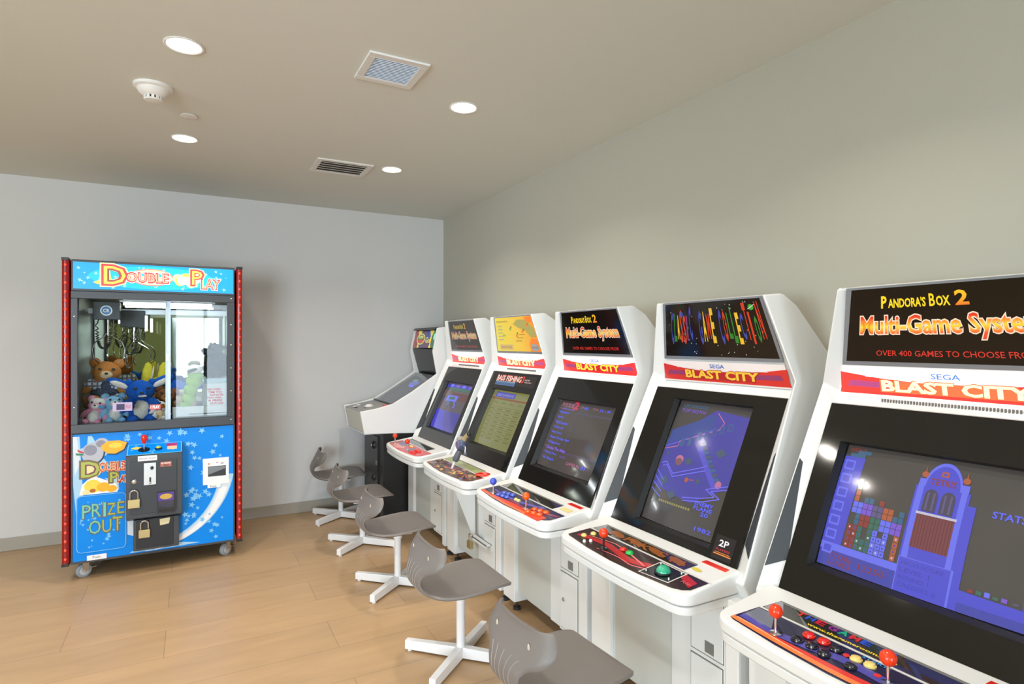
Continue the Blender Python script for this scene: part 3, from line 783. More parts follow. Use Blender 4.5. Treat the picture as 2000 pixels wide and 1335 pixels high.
SCR_ISO = dict(bg=screen_bg('iso', (48, 44, 46)), art=iso_game, bezel_art=iso_bez)

def menu_game(a):
    a.text('\u6708\u5149\u5b9d\u76d2', .05, .90, .25, .065, G_pnk, 2, .0); a.text('2', .30, .89, .07, .10, glow('crimson', (196, 50, 84)), 3, .06); a.rect(.05, .865, .33, .875, G_vio, 2)
    a.text('CP', .42, .915, .05, .03, G_pnk, 2); a.text('400', .48, .905, .07, .042, G_txt, 2, .02); a.text('TOTAL', .62, .92, .09, .026, G_pnk, 2); a.text('33 / 40', .73, .91, .17, .036, G_txt, 2, .01)
    names = ['Nightmare', 'Syrian', 'Tank Number', 'Cyber-lip', 'Deny Road', 'Super Dodge Ball', 'Wildgunners', 'Choice The Slide', 'Ninety Five', 'Air Attack']
    for k, s in enumerate(names):
        m = G_txt if k != 7 else glow('select', (134, 96, 240), 1.0)
        a.text('* ' + s, .04, .795 - .076 * k, .025 * len(s), .042, m, 2, .02)
    for ln in ([(.40, .83), (.97, .83)], [(.40, .845), (.97, .845)], [(.40, .27), (.97, .27)], [(.40, .25), (.97, .25)], [(.40, .84), (.40, .27)], [(.97, .84), (.97, .27)]): a.line(ln, .005, G_gy, 1)
    a.text('PAGE', .38, .185, .10, .03, G_vio, 2); a.text('GAMES IN', .52, .115, .22, .045, G_pnk, 2); a.text('01', .77, .11, .06, .05, G_txt, 2, .02)
SCR_MENU = dict(bg=screen_bg('menu', (52, 44, 42)), art=menu_game)

def rank_game(a):
    pl = glow('panel_blue', (58, 58, 172)); tx = glow('rank_text', (138, 140, 196)); rr = glow('brick', (132, 70, 44)); te = glow('teal_word', (62, 116, 96)); dk = glow('olive_dark', (98, 100, 50))
    a.rect(.10, .875, .62, .965, pl, 1); a.text('BASS RANKING', .13, .892, .46, .052, tx, 2, .02)
    a.rect(.02, .835, 1.0, .862, rr, 1)
    for k, s in enumerate(['RANK', 'SIZE', 'LURE', 'NAME']): a.text(s, .14 + .21 * k, .765, .11, .028, te, 2)
    for j in range(8):
        a.rect(.02, .70 - .075 * j, .98, .705 - .075 * j, dk, 1)
        for k in range(4): a.rect(.10 + .22 * k, .655 - .075 * j, .22 + .22 * k, .672 - .075 * j, dk, 1)
    a.rect(.22, .06, .52, .11, glow('olive_light', (124, 128, 92)), 1)
def rank_bez(a):
    w, r_, bl, d = print_mat('bass_white', (238, 214, 206)), print_mat('bass_red', (206, 60, 44)), print_mat('bass_blue', (66, 96, 140)), print_mat('bass_black', (30, 20, 20))
    a.rect(-.24, .555, .29, .632, d, 0); a.rect(-.235, .552, .04, .578, bl, 1); a.rect(-.235, .575, .04, .582, print_mat('bass_sea', (120, 150, 180)), 2)
    a.text('BASS FISHING', -.235, .585, .34, .040, r_, 2, .06); a.text('BASS FISHING', -.232, .586, .335, .037, w, 3, .02)
    a.text('3', .115, .585, .022, .042, r_, 3, .04); a.text('DELUXE', .15, .600, .06, .010, w, 3); a.text('TOURNAMENT', .15, .585, .09, .008, w, 3)
SCR_RANK = dict(bg=screen_bg('rank', (118, 120, 62)), art=rank_game, bezel_art=rank_bez)

def fight_game(a):
    a.rect(0, 0, 1, .40, glow('sea', (62, 56, 190)), 1); a.poly([(.35, .40), (1, .40), (1, .0), (.62, .0), (.45, .12)], glow('sea_dark', (58, 52, 150)), 2)
    a.rect(0, .40, 1, .70, glow('haze', (80, 72, 84)), 1); a.rect(.35, .64, 1, .80, glow('roof', (96, 52, 56)), 2); a.rect(0, .70, .35, .82, glow('roof2', (98, 80, 78)), 2)
    a.rect(.02, .885, 1, .965, glow('band', (56, 58, 178)), 2); a.rect(.18, .84, 1, .90, G_grn, 3)
    for k in range(4): a.circ(.22 + .22 * k, .94, .07, G_vio if k % 2 else G_lblue, 4, .03)
    a.poly([(.20, .60), (.60, .62), (.62, .74), (.24, .73)], G_lblue, 3); a.poly([(.30, .64), (.52, .65), (.53, .71), (.31, .70)], G_grn, 4)
    a.poly([(.30, .50), (.44, .52), (.42, .60), (.32, .60)], G_teal, 4); a.line([(.54, .62), (.62, .52), (.58, .48)], .03, G_lblue, 4); a.line([(.38, .55), (.33, .42)], .03, glow('brown', (96, 70, 70)), 4)
SCR_FIGHT = dict(bg=screen_bg('fight', (76, 70, 78)), art=fight_game)

# ---------------------------------------------------------------- artwork: control panels
M_glassdark = mat('panel_glass_dark', srgb(46, 42, 36), 0.06, coat=0.8, vary=0)
M_tri = mat('panel_grey_plate', srgb(168, 172, 176), 0.3, 0.3)
M_edge = mat('panel_edge_strip', srgb(225, 224, 218), 0.3)
def base_overlay(a, m, glassm=None, tri=True):
    a.poly(FRONT, m, 0)
    a.line([(-.30, .1025), (.36, .1025)], .007, M_edge, 1)
    a.poly(GLASS, glassm or M_glassdark, 0); a.line([(-.276, .166), (.236, .166)], .010, M_seam, 1)
    if tri: a.poly([(-.286, .108), (-.222, .108), (-.262, .164), (-.274, .168)], M_tri, 2)
red_badge = lambda t, Yc: MB().box((PX(.715, .010) - .012, Yc - .335, .7265), (PX(.715, .010) + .012, Yc - .232, .7325), P_red, None).build('red_serial_label', t)

def swoosh(a, m, pts, w0, w1, L):
    n = 14; lo = []; up = []
    for k in range(n + 1):
        t = k / n
        i = t * (len(pts) - 1); j = min(int(i), len(pts) - 2); f = i - j
        u = pts[j][0] * (1 - f) + pts[j + 1][0] * f; v = pts[j][1] * (1 - f) + pts[j + 1][1] * f
        w = w0 + (w1 - w0) * t
        lo.append((u, v - w / 2)); up.append((u, v + w / 2))
    a.band(lo, up, m, L)

def ov_red_joy(a, t, Yc):       # farthest white cabinet: red graphic, two red ball tops
    base_overlay(a, print_mat('ovA_red', (206, 44, 52)), None)
    pk, pu = print_mat('ovA_pink', (236, 140, 130)), print_mat('ovA_purple', (84, 84, 130))
    a.poly([(-.30, .0), (-.10, -.020), (.0, .02), (-.1, .05), (-.28, .04)], pk, 1); a.poly([(-.26, .09), (-.06, .09), (-.10, .03), (-.22, .04)], pu, 1); a.poly([(.02, .02), (.14, .0), (.18, .06), (.08, .08)], pu, 1)
    for u, v in ((-.24, .02), (.06, .02)): joystick(t, Yc, u, v, P_redo)
    for i in range(6): button(t, Yc, .15 + .033 * (i % 3), .02 + .035 * (i // 3), P_red)
    for u in (-.02, .01): button(t, Yc, u, .075, P_yellow, .010)
def ov_fish(a, t, Yc):
    base_overlay(a, print_mat('ovB_brown', (96, 62, 46)), print_mat('ovB_green', (170, 182, 120)), tri=False)
    rnd = random.Random(11); cs = [print_mat('ovB_o', (196, 104, 62)), print_mat('ovB_y', (196, 160, 60)), print_mat('ovB_p', (132, 112, 140)), print_mat('ovB_d', (48, 34, 26)), print_mat('ovB_t', (190, 150, 120))]
    for k in range(60):
        u = rnd.uniform(-.28, .31); v = rnd.uniform(-.01, .088)
        a.circ(u, v, rnd.uniform(.010, .035), cs[(k if abs(u + .03) < .12 else k * 2) % 5], 1 + k % 3, rnd.uniform(.004, .012), 8, rnd.uniform(-.6, .6))
    a.text('HOW TO CAST', -.05, .125, .20, .018, cs[4], 1)
def ov_blue_orange(a, t, Yc):
    base_overlay(a, print_mat('ovC_navy', (34, 30, 74)), None)
    rd = print_mat('ovC_red', (236, 66, 34)); or_ = print_mat('ovC_orange', (244, 120, 60)); vi = print_mat('ovC_violet', (96, 84, 190)); mg = print_mat('ovC_magenta', (150, 50, 90))
    swoosh(a, rd, [(-.315, .004), (-.15, -.004), (.0, .0), (.15, .0), (.31, .004)], .016, .05, 1); swoosh(a, or_, [(-.312, .0), (-.15, -.012), (.0, -.016), (.18, -.012)], .006, .016, 2)
    swoosh(a, vi, [(-.25, .05), (-.1, .04), (.05, .05), (.2, .08)], .01, .02, 1); swoosh(a, mg, [(-.05, .03), (.1, .02), (.34, .07)], .012, .016, 2)
    joystick(t, Yc, -.205, .018, P_blue); joystick(t, Yc, .135, .022, P_orange)
    for i in range(6): button(t, Yc, -.155 + .035 * (i % 3), .024 + .034 * (i // 3) + .006 * (i % 3), P_vio); button(t, Yc, .175 + .038 * (i % 3), .010 + .036 * (i // 3) + .008 * (i % 3), P_orange, .016)
    for u in (-.015, .012): button(t, Yc, u, .05, P_yellow, .011)
    a.rect(.255, .13, .33, .16, print_mat('sticker_yellow', (238, 226, 150)), 1)
    red_badge(t, Yc)
def ov_trackball(a, t, Yc):
    base_overlay(a, print_mat('ovD_black', (44, 22, 20)), print_mat('ovD_glass', (50, 38, 24), .06, 0, .8))
    rd = print_mat('ovD_red', (186, 28, 34)); pk = print_mat('ovD_pink', (238, 120, 120)); br = print_mat('ovD_brown', (150, 84, 28))
    swoosh(a, rd, [(-.28, .03), (-.12, .05), (.05, .02), (.15, .05)], .02, .035, 1); swoosh(a, pk, [(-.24, .05), (-.1, .075), (.0, .06), (.12, .03)], .003, .008, 2); swoosh(a, pk, [(-.12, .0), (.0, .01), (.08, .0), (.14, .02)], .003, .007, 2); swoosh(a, rd, [(.22, .09), (.28, .07), (.33, .05)], .02, .04, 1)
    for k, s in enumerate('REAR'): a.circ(-.16 + .11 * k, .138, .045, br, 2, .016, 12, -.2)
    for k in range(5): a.text('AHKGN'[k], -.19 + .085 * k, .118, .05, .034, br, 3, .03)
    joystick(t, Yc, -.095, .015, P_redo, dark=True)
    for u, v in ((-.25, .034), (-.235, .07)): button(t, Yc, u, v, P_yellow, .012)
    for u, v in ((-.20, .0), (-.185, .02)): button(t, Yc, u, v, P_white, .007)
    button(t, Yc, -.035, .062, P_red, .0145); button(t, Yc, .005, .060, P_green, .0155)
    # trackball plate
    x, y = 1.375 + .045, Yc - .20
    a.poly([(.135, -.012), (.265, .004), (.265, .094), (.135, .094)], M_edge, 3); a.poly([(.140, -.008), (.260, .008), (.260, .089), (.140, .089)], print_mat('ovD_plate', (20, 18, 30)), 4)
    tb = MB().lathe([(0.031, 0.002), (0.031, 0.0055), (0.026, 0.006)], (x, y, zpan(x)), M_black, 24).build('trackball_ring', t)
    MB().ball((x, y, zpan(x) + 0.002), 0.0255, mat('trackball_green', (0.02, 0.42, 0.24), 0.08, coat=0.8, vary=0), 24, 14).build('trackball', tb)
    for u, v in ((.15, .012), (.15, .08), (.25, .022), (.25, .08)): button(t, Yc, u, v, M_chrome, .004)
    a.text('PUSH', .285, .04, .04, .012, pk, 3)
    a.circ(.26, .14, .022, print_mat('ovD_yel', (226, 208, 60)), 1, .010)
    red_badge(t, Yc)
def ov_near(a, t, Yc):
    base_overlay(a, print_mat('ovE_navy', (30, 28, 62)), print_mat('ovE_glass', (40, 42, 36), .06, 0, .8))
    rd = print_mat('ovE_red', (226, 56, 44)); og = print_mat('ovE_orange', (244, 132, 66)); cr = print_mat('ovE_cream', (250, 200, 150)); vi = print_mat('ovE_violet', (84, 80, 170)); gy = print_mat('ovE_grey', (120, 124, 140))
    a.poly([(-.30, .02), (-.20, .03), (-.24, .095), (-.294, .095)], gy, 1)
    swoosh(a, vi, [(-.30, .03), (-.2, .02), (-.1, .03), (.0, .05), (.12, .04), (.3, .05)], .02, .03, 2)
    swoosh(a, og, [(-.312, .006), (-.2, -.004), (-.1, -.010), (.0, -.014), (.15, -.010), (.3, .0)], .016, .016, 3); swoosh(a, rd, [(-.30, .012), (-.2, .004), (-.1, .002), (.0, .0), (.15, .002), (.3, .01)], .008, .03, 2)
    swoosh(a, cr, [(-.30, .012), (-.24, .008), (-.16, .0), (-.08, -.006)], .004, .003, 4)
    joystick(t, Yc, -.180, .022, P_redo); joystick(t, Yc, .105, .040, P_redo)
    for u, v, m in ((-.118, .075, P_red), (-.078, .078, P_red), (-.125, .036, P_blk), (-.085, .040, P_blk), (-.048, .034, P_blk), (-.040, .072, P_blk)): button(t, Yc, u, v, m, .0165)
    for u, v in ((.012, .070), (.045, .072)): button(t, Yc, u, v, P_yellow, .0145)
    button(t, Yc, .020, .035, P_blk, .0145)
    for i in range(6): button(t, Yc, .165 + .040 * (i % 3), .035 + .036 * (i // 3), P_red if i > 2 else P_blk, .0165)
    a.text('START', .015, .088, .06, .009, print_mat('ovE_cyan', (60, 150, 210)), 4, .02)
    a.circ(-.012, .068, .008, rd, 4); a.circ(.075, .05, .008, rd, 4)
    for k, (s, u) in enumerate((('THE', -.205), ('GAME', -.11), ('R', .045))):
        for j, ch in enumerate(s): a.text(ch, u + .030 * j, .140, .022, .020, print_mat('ovE_L%d' % ((k * 3 + j) % 5), [(214, 50, 40), (40, 80, 200), (200, 30, 60), (150, 50, 150), (30, 170, 120)][(k * 3 + j) % 5]), 2, .04)
    a.text('www.thegameroom.com', -.155, .114, .235, .014, print_mat('ovE_yellow', (240, 208, 50)), 2, .03)
    red_badge(t, Yc)

def ex_sideart(t, Yc):
    q = MB(); b_, r_ = print_mat('side_navy', (34, 40, 130)), print_mat('side_red', (170, 40, 80))
    def SP(X_, z, o=.002):
        k = (X_ - 1.70) / (2.172 - 1.70); w = .397 + (.330 - .397) * k
        return (X_, Yc - w - o, z)
    q.add([SP(1.78, .66), SP(2.15, .66), SP(2.15, .95), SP(1.92, 1.02), SP(1.80, .80)], [(0, 1, 2, 3, 4)], b_); q.add([SP(1.79, .66, .0028), SP(1.95, .66, .0028), SP(1.88, .76, .0028)], [(0, 1, 2)], r_)
    q.build('side_artwork', t)
def ex_fishing(t, Yc):
    # coin-box guard plate, hasp and padlock under the panel
    XB = 1.555
    MB().add([(1.40, Yc - .06, .628), (1.553, Yc - .06, .628), (1.553, Yc - .06, .25), (1.40, Yc - .066, .628), (1.553, Yc - .066, .628), (1.553, Yc - .066, .25)], [(0, 1, 2), (5, 4, 3), (0, 3, 4, 1), (1, 4, 5, 2), (2, 5, 3, 0)], M_white).build('support_gusset', t)
    g = MB().box((XB - .040, Yc - .30, .298), (XB - .004, Yc - .09, .305), M_white2).box((XB - .010, Yc - .30, .265), (XB - .004, Yc - .09, .305), M_white2).box((XB - .040, Yc - .30, .285), (XB - .036, Yc - .09, .305), M_white2).tube([(XB - .03, Yc - .10, .303), (XB - .04, Yc - .075, .312), (XB - .045, Yc - .07, .295)], .004, M_steel, 8)
    g.build('locking_hasp', t, 0.001)
    MB().lathe([(0.045, 0), (0.045, 0.006), (0.028, 0.009), (0.027, 0.002)], (1.375 + .125, Yc - .285, zpan(1.50)), P_red, 24).build('red_button_ring', t)

def padlock(x, y, z, label, ax='X', s=1.0, parent=None, group=None):
    """z = top of the brass block; shackle above"""
    t = thing('padlock', label, 'padlock', (x, y, z - .035 * s), group)
    if ax == 'X': MB().box((x - .009 * s, y - .021 * s, z - .035 * s), (x + .009 * s, y + .021 * s, z), M_brass).build('lock_body', t, .002)
    else: MB().box((x - .021 * s, y - .009 * s, z - .035 * s), (x + .021 * s, y + .009 * s, z), M_brass).build('lock_body', t, .002)
    pts = []
    for k in range(13):
        a = math.pi * k / 12; q = .014 * s * math.cos(a); h = .022 * s + .014 * s * math.sin(a)
        pts.append((x, y + q, z + h) if ax == 'X' else (x + q, y, z + h))
    f, l = pts[0], pts[-1]
    MB().tube([(f[0], f[1], z - .004)] + pts + [(l[0], l[1], z - .004)], .0035 * s, M_chrome, 8).build('shackle', t)
    return t

YC = {2: 4.247, 3: 3.407, 4: 2.567, 5: 1.727, 6: 0.887}
G = 'white arcade cabinets along the right wall'
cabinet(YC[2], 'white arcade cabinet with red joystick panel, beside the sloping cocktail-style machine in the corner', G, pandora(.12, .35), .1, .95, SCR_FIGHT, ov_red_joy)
cabinet(YC[3], 'white arcade cabinet with yellow marquee and fishing game, rod controller on its panel', G, fishing_marquee(), .3, .95, SCR_RANK, ov_fish, ex_fishing)
cabinet(YC[4], 'white arcade cabinet showing a game list, with blue and orange joysticks', G, pandora(.04, .0), .1, .55, SCR_MENU, ov_blue_orange)
cabinet(YC[5], 'white arcade cabinet with rainbow-lettered black marquee and green trackball', G, classic(), .0, .0, SCR_ISO, ov_trackball, ex_sideart, portrait=True)
cabinet(YC[6], 'white arcade cabinet showing a falling-block game with blue tower, cropped by the frame', G, pandora(.10, .0), .15, .85, SCR_BLOCKS, ov_near)
padlock(1.507, YC[3] - .088, .272, 'brass padlock hanging on the hasp of the fishing game cabinet', 'X', 1.25)
# ---------------------------------------------------------------- fishing rod controller on the fishing cabinet
def rod():
    yc = YC[3]
    x0, y0 = 1.375 + .05, yc + .005
    z = zpan(x0)
    t = thing('fishing_rod_controller', 'grey fishing rod controller with reel, standing on the brown control panel', 'game controller', (x0, y0, z))
    a = Vector((x0, y0, z + .002)); d = Vector((.055, -.045, .16)).normalized()
    p = lambda k: a + d * k
    MB().tube([p(0), p(.02), p(.055)], [.006, .008, .010], P_white, 10).build('rod_tip', t)
    MB().tube([p(.05), p(.06), p(.10), p(.125)], [.014, .021, .019, .016], mat('controller_grey', srgb(96, 98, 112), .5), 12).build('grip', t)
    r = MB(); c = p(.165)
    r.ball(c, (.034, .030, .034), mat('controller_navy', srgb(74, 84, 116), .4), 16, 10); r.ball(c + Vector((0, .02, .03)), (.028, .025, .02), mat('controller_stone', srgb(150, 142, 134), .5), 14, 8)
    r.build('reel_housing', t)
    MB().tube([c, c + Vector((0, -.05, -.01)), c + Vector((-.005, -.055, -.045))], .006, M_steel, 8).ball(c + Vector((-.005, -.057, -.05)), .012, mat('controller_grey', srgb(96, 98, 112)), 10, 8).build('reel_crank', t)
    MB().lathe([(.024, -.006), (.026, 0), (.024, .006)], c + Vector((-.03, 0, 0)), mat('controller_plum', srgb(120, 108, 140), .4), 18, 'X').build('reel_cap', t)
    MB().tube([p(.18), p(.215), p(.24) + Vector((0, -.02, 0))], [.016, .014, .012], mat('controller_tan', srgb(170, 150, 110), .5), 10).ball(p(.24) + Vector((0, -.03, .002)), .014, P_blk, 10, 8).build('butt_cap', t)
    MB().tube([p(.06) + Vector((0, .012, 0)), p(.10) + Vector((0, .03, -.02)), p(.17) + Vector((0, .036, 0))], .007, mat('controller_wine', srgb(110, 74, 76), .5), 8).build('cord_guard', t)
rod()

# ---------------------------------------------------------------- stools
M_seat = mat('stool_shell_taupe', srgb(120, 114, 111), 0.42, bump=0.03, bscale=300, vary=0.02)
M_seat2 = mat('stool_shell_rib', srgb(156, 150, 147), 0.45, vary=0)
M_powder = mat('stool_white_powdercoat', srgb(232, 232, 234), 0.35, vary=0.01)
def cat(P, t):
    n = len(P) - 1; x = t * n; i = min(int(x), n - 1); f = x - i
    p0, p1, p2, p3 = P[max(i - 1, 0)], P[i], P[i + 1], P[min(i + 2, n)]
    return [0.5 * (2 * b + (c - a) * f + (2 * a - 5 * b + 4 * c - d) * f * f + (-a + 3 * b - 3 * c + d) * f ** 3) for a, b, c, d in zip(p0, p1, p2, p3)]
def stool(label, loc, rot):
    t = thing('swivel_stool', label, 'stool', (0, 0, 0), 'low grey stools in front of the arcade cabinets')
    # profile from front lip to top of the backrest: x, z, half width, edge curl (along the surface normal)
    PR = [(.197, .362, .095, .0), (.195, .366, .130, .0), (.186, .371, .157, .002), (.166, .377, .176, .005), (.10, .374, .190, .012), (.0, .361, .196, .018), (-.08, .352, .190, .022), (-.160, .357, .166, .020),
          (-.212, .376, .122, .014), (-.238, .408, .090, .012), (-.244, .448, .090, .016), (-.231, .482, .112, .022), (-.214, .508, .160, .030), (-.200, .532, .182, .036), (-.188, .556, .183, .040), (-.181, .575, .172, .040), (-.180, .586, .150, .038)]
    NI, NJ = 56, 16
    rows = []; nrm = []
    for i in range(NI + 1):
        a = cat(PR, i / NI); b = cat(PR, min(1, i / NI + .01)); c = cat(PR, max(0, i / NI - .01))
        tx, tz = b[0] - c[0], b[1] - c[1]; l = math.hypot(tx, tz); nx, nz = tz / l, -tx / l      # normal: up on the seat, forward on the back
        row = []; nrm.append(Vector((nx, 0, nz)))
        for j in range(NJ + 1):
            s = -1 + 2 * j / NJ; q = a[3] * s * s
            row.append(Vector((a[0] + nx * q, a[2] * math.sin(s * math.pi / 2 * .96) / math.sin(math.pi / 2 * .96), a[1] + nz * q)))
        rows.append(row)
    b = MB(); vs = [p for r in rows for p in r]
    b.add(vs, [(i * (NJ + 1) + j, i * (NJ + 1) + j + 1, (i + 1) * (NJ + 1) + j + 1, (i + 1) * (NJ + 1) + j) for i in range(NI) for j in range(NJ)], M_seat, True)
    o = b.build('seat_shell', t)
    for p in o.data.polygons: p.use_smooth = True
    md = o.modifiers.new('thickness', 'SOLIDIFY'); md.thickness = 0.012; md.offset = 0
    md = o.modifiers.new('round', 'BEVEL'); md.width = 0.004; md.segments = 2; md.limit_method = 'ANGLE'; md.angle_limit = R(50)
    WL[o.name] = Vector((0, 0, 0))
    # pale ovals stand in for see-through backrest holes; moulded ribs at the waist
    for s in (-.075, .075):
        i = int(NI * .83); j = int(round((NJ / 2) * (1 + s / .175)))
        p = rows[i][j]
        MB().ball(p - nrm[i] * .006, (.003, .007, .013), mat('stool_hole', srgb(196, 186, 172), .6), 12, 8).build('hole_oval', o)
    rb = MB()
    for k in range(5):
        s = -.44 + .22 * k; pts = []
        for i in range(int(NI * .50), int(NI * .74)):
            r = rows[i]; j = NJ / 2 * (1 + s); j0 = int(j); f = j - j0
            pts.append(r[j0] * (1 - f) + r[min(j0 + 1, NJ)] * f - nrm[i] * .0062)
        rb.tube(pts, .0013, M_seat2, 6)
    rb.build('waist_rib', o)
    MB().box((-.075, -.05, .318), (.075, .05, .332), M_powder).lathe([(.026, .29), (.026, .32)], (0, 0, 0), M_powder, 20).tube([(-.045, .03, .322), (-.045, .03, .346)], .01, M_powder).tube([(.045, -.03, .322), (.045, -.03, .355)], .01, M_powder).tube([(-.045, -.03, .322), (-.045, -.03, .346)], .01, M_powder).tube([(.045, .03, .322), (.045, .03, .355)], .01, M_powder).build('seat_bracket', t, .002)
    MB().lathe([(.0205, .02), (.0205, .318)], (0, 0, 0), M_powder, 24).build('column', t)
    for k in range(4):
        a = R(41 + 90 * k + (4 if k % 2 else 0))
        mt = Matrix.Rotation(a, 4, 'Z')
        vs = [(.012, -.020, .010), (.285, -.017, .010), (.285, .017, .010), (.012, .020, .010), (.012, -.018, .060), (.285, -.016, .052), (.285, .016, .052), (.012, .018, .060)]
        l = MB().add([mt @ Vector(v) for v in vs], [(0, 3, 2, 1), (4, 5, 6, 7), (0, 1, 5, 4), (1, 2, 6, 5), (2, 3, 7, 6), (3, 0, 4, 7)], M_powder).build('leg', t, .003)
        MB().lathe([(.012, 0), (.012, .010)], mt @ Vector((.265, 0, 0)), P_white, 14).build('glide', l)
    t.location = loc; t.rotation_euler = (0, 0, R(rot))
    return t
def copy_tree(o, parent=None):
    c = o.copy(); COL.objects.link(c)
    if parent is not None: c.parent = parent
    for ch in list(o.children): copy_tree(ch, c)
    return c
s0 = stool('grey stool farthest from the camera, beside the back wall and the black pedestal', (1.118, 5.13, 0), -4)
for (x, y, r, lb) in ((1.112, 4.378, 0, 'grey stool second from the back wall, in front of the red joystick cabinet'),
                      (1.116, 3.535, 1, 'grey stool in front of the fishing game cabinet, middle of the five'),
                      (1.120, 2.573, 0, 'grey stool in front of the game list cabinet with blue and orange joysticks'),
                      (1.125, 1.715, 3, 'nearest grey stool, its base cropped by the bottom edge of the photo')):
    c = copy_tree(s0); c.location = (x, y, 0); c.rotation_euler = (0, 0, R(r)); c['label'] = lb

# ---------------------------------------------------------------- sloping machine in the corner
def corner_machine():
    t = thing('trackball_cabinet', 'white sloping arcade machine with black pedestal and colourful header in the corner', 'arcade machine', (1.6, 4.98, 0))
    ya, yb = 4.685, 5.285
    prof = [(1.205, .765), (1.172, .945), (1.300, .962), (1.44, .995), (1.60, 1.085), (1.82, 1.230), (1.785, 1.420), (1.825, 1.620), (1.88, 1.628), (2.17, 1.628), (2.17, .72), (1.60, .745)]
    for y in (ya, yb - .025):
        o = MB().prism(prof, y, y + .025, M_white, 'Y').build('side_panel', t, .005)
    MB().add([(1.212, ya + .025, .768), (1.212, yb - .025, .768), (1.182, yb - .025, .93), (1.182, ya + .025, .93), (1.232, ya + .025, .768), (1.232, yb - .025, .768), (1.202, yb - .025, .93), (1.202, ya + .025, .93)],
             [(0, 1, 2, 3), (7, 6, 5, 4), (0, 4, 5, 1), (3, 2, 6, 7)], mat('corner_front_cream', srgb(214, 212, 200), .45)).build('front_panel', t, .002)
    c = MB(); n = .012
    c.add([(1.185, ya + .025, .935), (1.185, yb - .025, .935), (1.44, yb - .025, .980), (1.44, ya + .025, .980), (1.185, ya + .025, .915), (1.185, yb - .025, .915), (1.44, yb - .025, .96), (1.44, ya + .025, .96)],
          [(0, 3, 2, 1), (4, 5, 6, 7), (0, 1, 5, 4), (2, 3, 7, 6)], mat('corner_panel_grey', srgb(150, 150, 148), .4))
    c.build('control_plate', t, .002)
    f = lambda x: .935 + (x - 1.185) * .045 / .255
    MB().lathe([(.045, 0), (.045, .004), (.036, .006)], (1.31, 4.94, f(1.31)), M_trim, 24).ball((1.31, 4.94, f(1.31) + .004), (.033, .033, .018), P_white, 20, 12).build('trackball', t)
    MB().lathe([(.02, 0), (.018, .008)], (1.235, 5.11, f(1.235)), P_white, 16).build('push_button', t)
    MB().lathe([(.02, 0), (.018, .008)], (1.275, 5.15, f(1.275)), P_white, 16).build('push_button', t)
    MB().lathe([(.022, 0), (.018, .008)], (1.40, 4.78, f(1.40)), P_red, 16).build('push_button', t)
    MB().box((1.215, 5.02, f(1.22)), (1.235, 5.07, f(1.22) + .006), M_black).build('instruction_plate', t)
    s = MB(); a = (1.445, .982); d = (1.83, 1.215)
    s.add([(a[0], ya + .027, a[1]), (a[0], yb - .027, a[1]), (d[0], yb - .027, d[1]), (d[0], ya + .027, d[1])], [(0, 3, 2, 1)], mat('corner_glass', srgb(70, 74, 76), .08, emit=srgb(40, 42, 44), es=.3, coat=.6, vary=0))
    eu = Vector((0, -1, 0)); ev = Vector((d[0] - a[0], 0, d[1] - a[1])).normalized()
    A = Art(s, ((a[0], 4.985, a[1])), eu, ev)
    A.poly([(-.20, .03), (.20, .03), (.20, .40), (-.20, .40)], mat('corner_tube', srgb(84, 88, 94), .1, emit=srgb(70, 74, 82), es=.4, vary=0), 0)
    A.circ(.06, .30, .10, glow('corner_blue', (92, 100, 170)), 1, .04); A.circ(.0, .34, .06, glow('corner_green', (100, 140, 130)), 2, .015); A.rect(.02, .25, .14, .27, G_lblue, 2)
    s.keepn = True; s.build('monitor_glass', t)
    MB().box((1.435, ya + .03, .978), (1.452, yb - .03, .992), M_black).build('glass_strip', t, .002)
    h = MB(); h.prism([(1.795, 1.455), (2.10, 1.30), (2.10, 1.14), (1.80, 1.235), (1.76, 1.36)][0:0] or [(1.800, 1.440), (1.86, 1.225), (1.88, 1.17), (2.12, 1.17), (2.12, 1.44)], ya + .026, yb - .026, mat('shroud_black', srgb(30, 30, 31), .3, vary=.05), 'Y')
    h.build('speaker_shroud', t, .004)
    m = MB(); m.prism([(1.806, 1.446), (1.842, 1.605), (1.95, 1.605), (1.95, 1.446)], ya + .027, yb - .027, M_black, 'Y')
    m.build('header_box', t)
    m = MB(); ev2 = Vector((.036, 0, .159)).normalized()
    A = Art(m, (1.804, 4.985, 1.448), eu, ev2, .002)
    pc = lambda n_, c: print_mat('corner_' + n_, c, es=.35)
    A.rect(-.272, .0, .272, .155, pc('purple', (90, 60, 100)), 0); A.rect(-.272, .0, -.17, .155, pc('maroon', (140, 56, 50)), 1); A.rect(.03, .05, .15, .155, pc('blue', (40, 60, 150)), 1); A.rect(.18, .0, .272, .155, pc('green', (30, 100, 70)), 1)
    for u in (-.14, .16): A.poly([(u - .05, .155), (u + .05, .155), (u + .012, .10), (u + .012, .03), (u + .03, .0), (u - .03, .0), (u - .012, .03), (u - .012, .10)], pc('yellow', (226, 206, 70)), 2)
    A.circ(-.09, .08, .105, pc('ring', (240, 224, 120)), 3, .052); A.circ(-.09, .08, .09, pc('inner', (60, 110, 80)), 4, .043); A.rect(-.16, .045, -.02, .075, pc('redbar', (200, 70, 50)), 5)
    A.text('SUPER', -.15, .085, .12, .025, pc('ring', (240, 224, 120)), 6, .03); A.text('Golf', .04, .045, .14, .05, pc('yellow', (226, 206, 70)), 6, .03); A.circ(.24, .10, .022, pc('glint', (150, 240, 200)), 6, .03)
    m.keepn = True; m.build('header_artwork', t)
    MB().prism([(1.806, 1.606), (1.826, 1.626), (2.165, 1.626), (2.165, 1.606)], ya + .026, yb - .026, M_black, 'Y').build('top_panel', t)
    MB().prism([(2.14, .75), (2.165, .75), (2.165, 1.60), (2.14, 1.60)], ya + .026, yb - .026, M_white2, 'Y').build('back_panel', t)
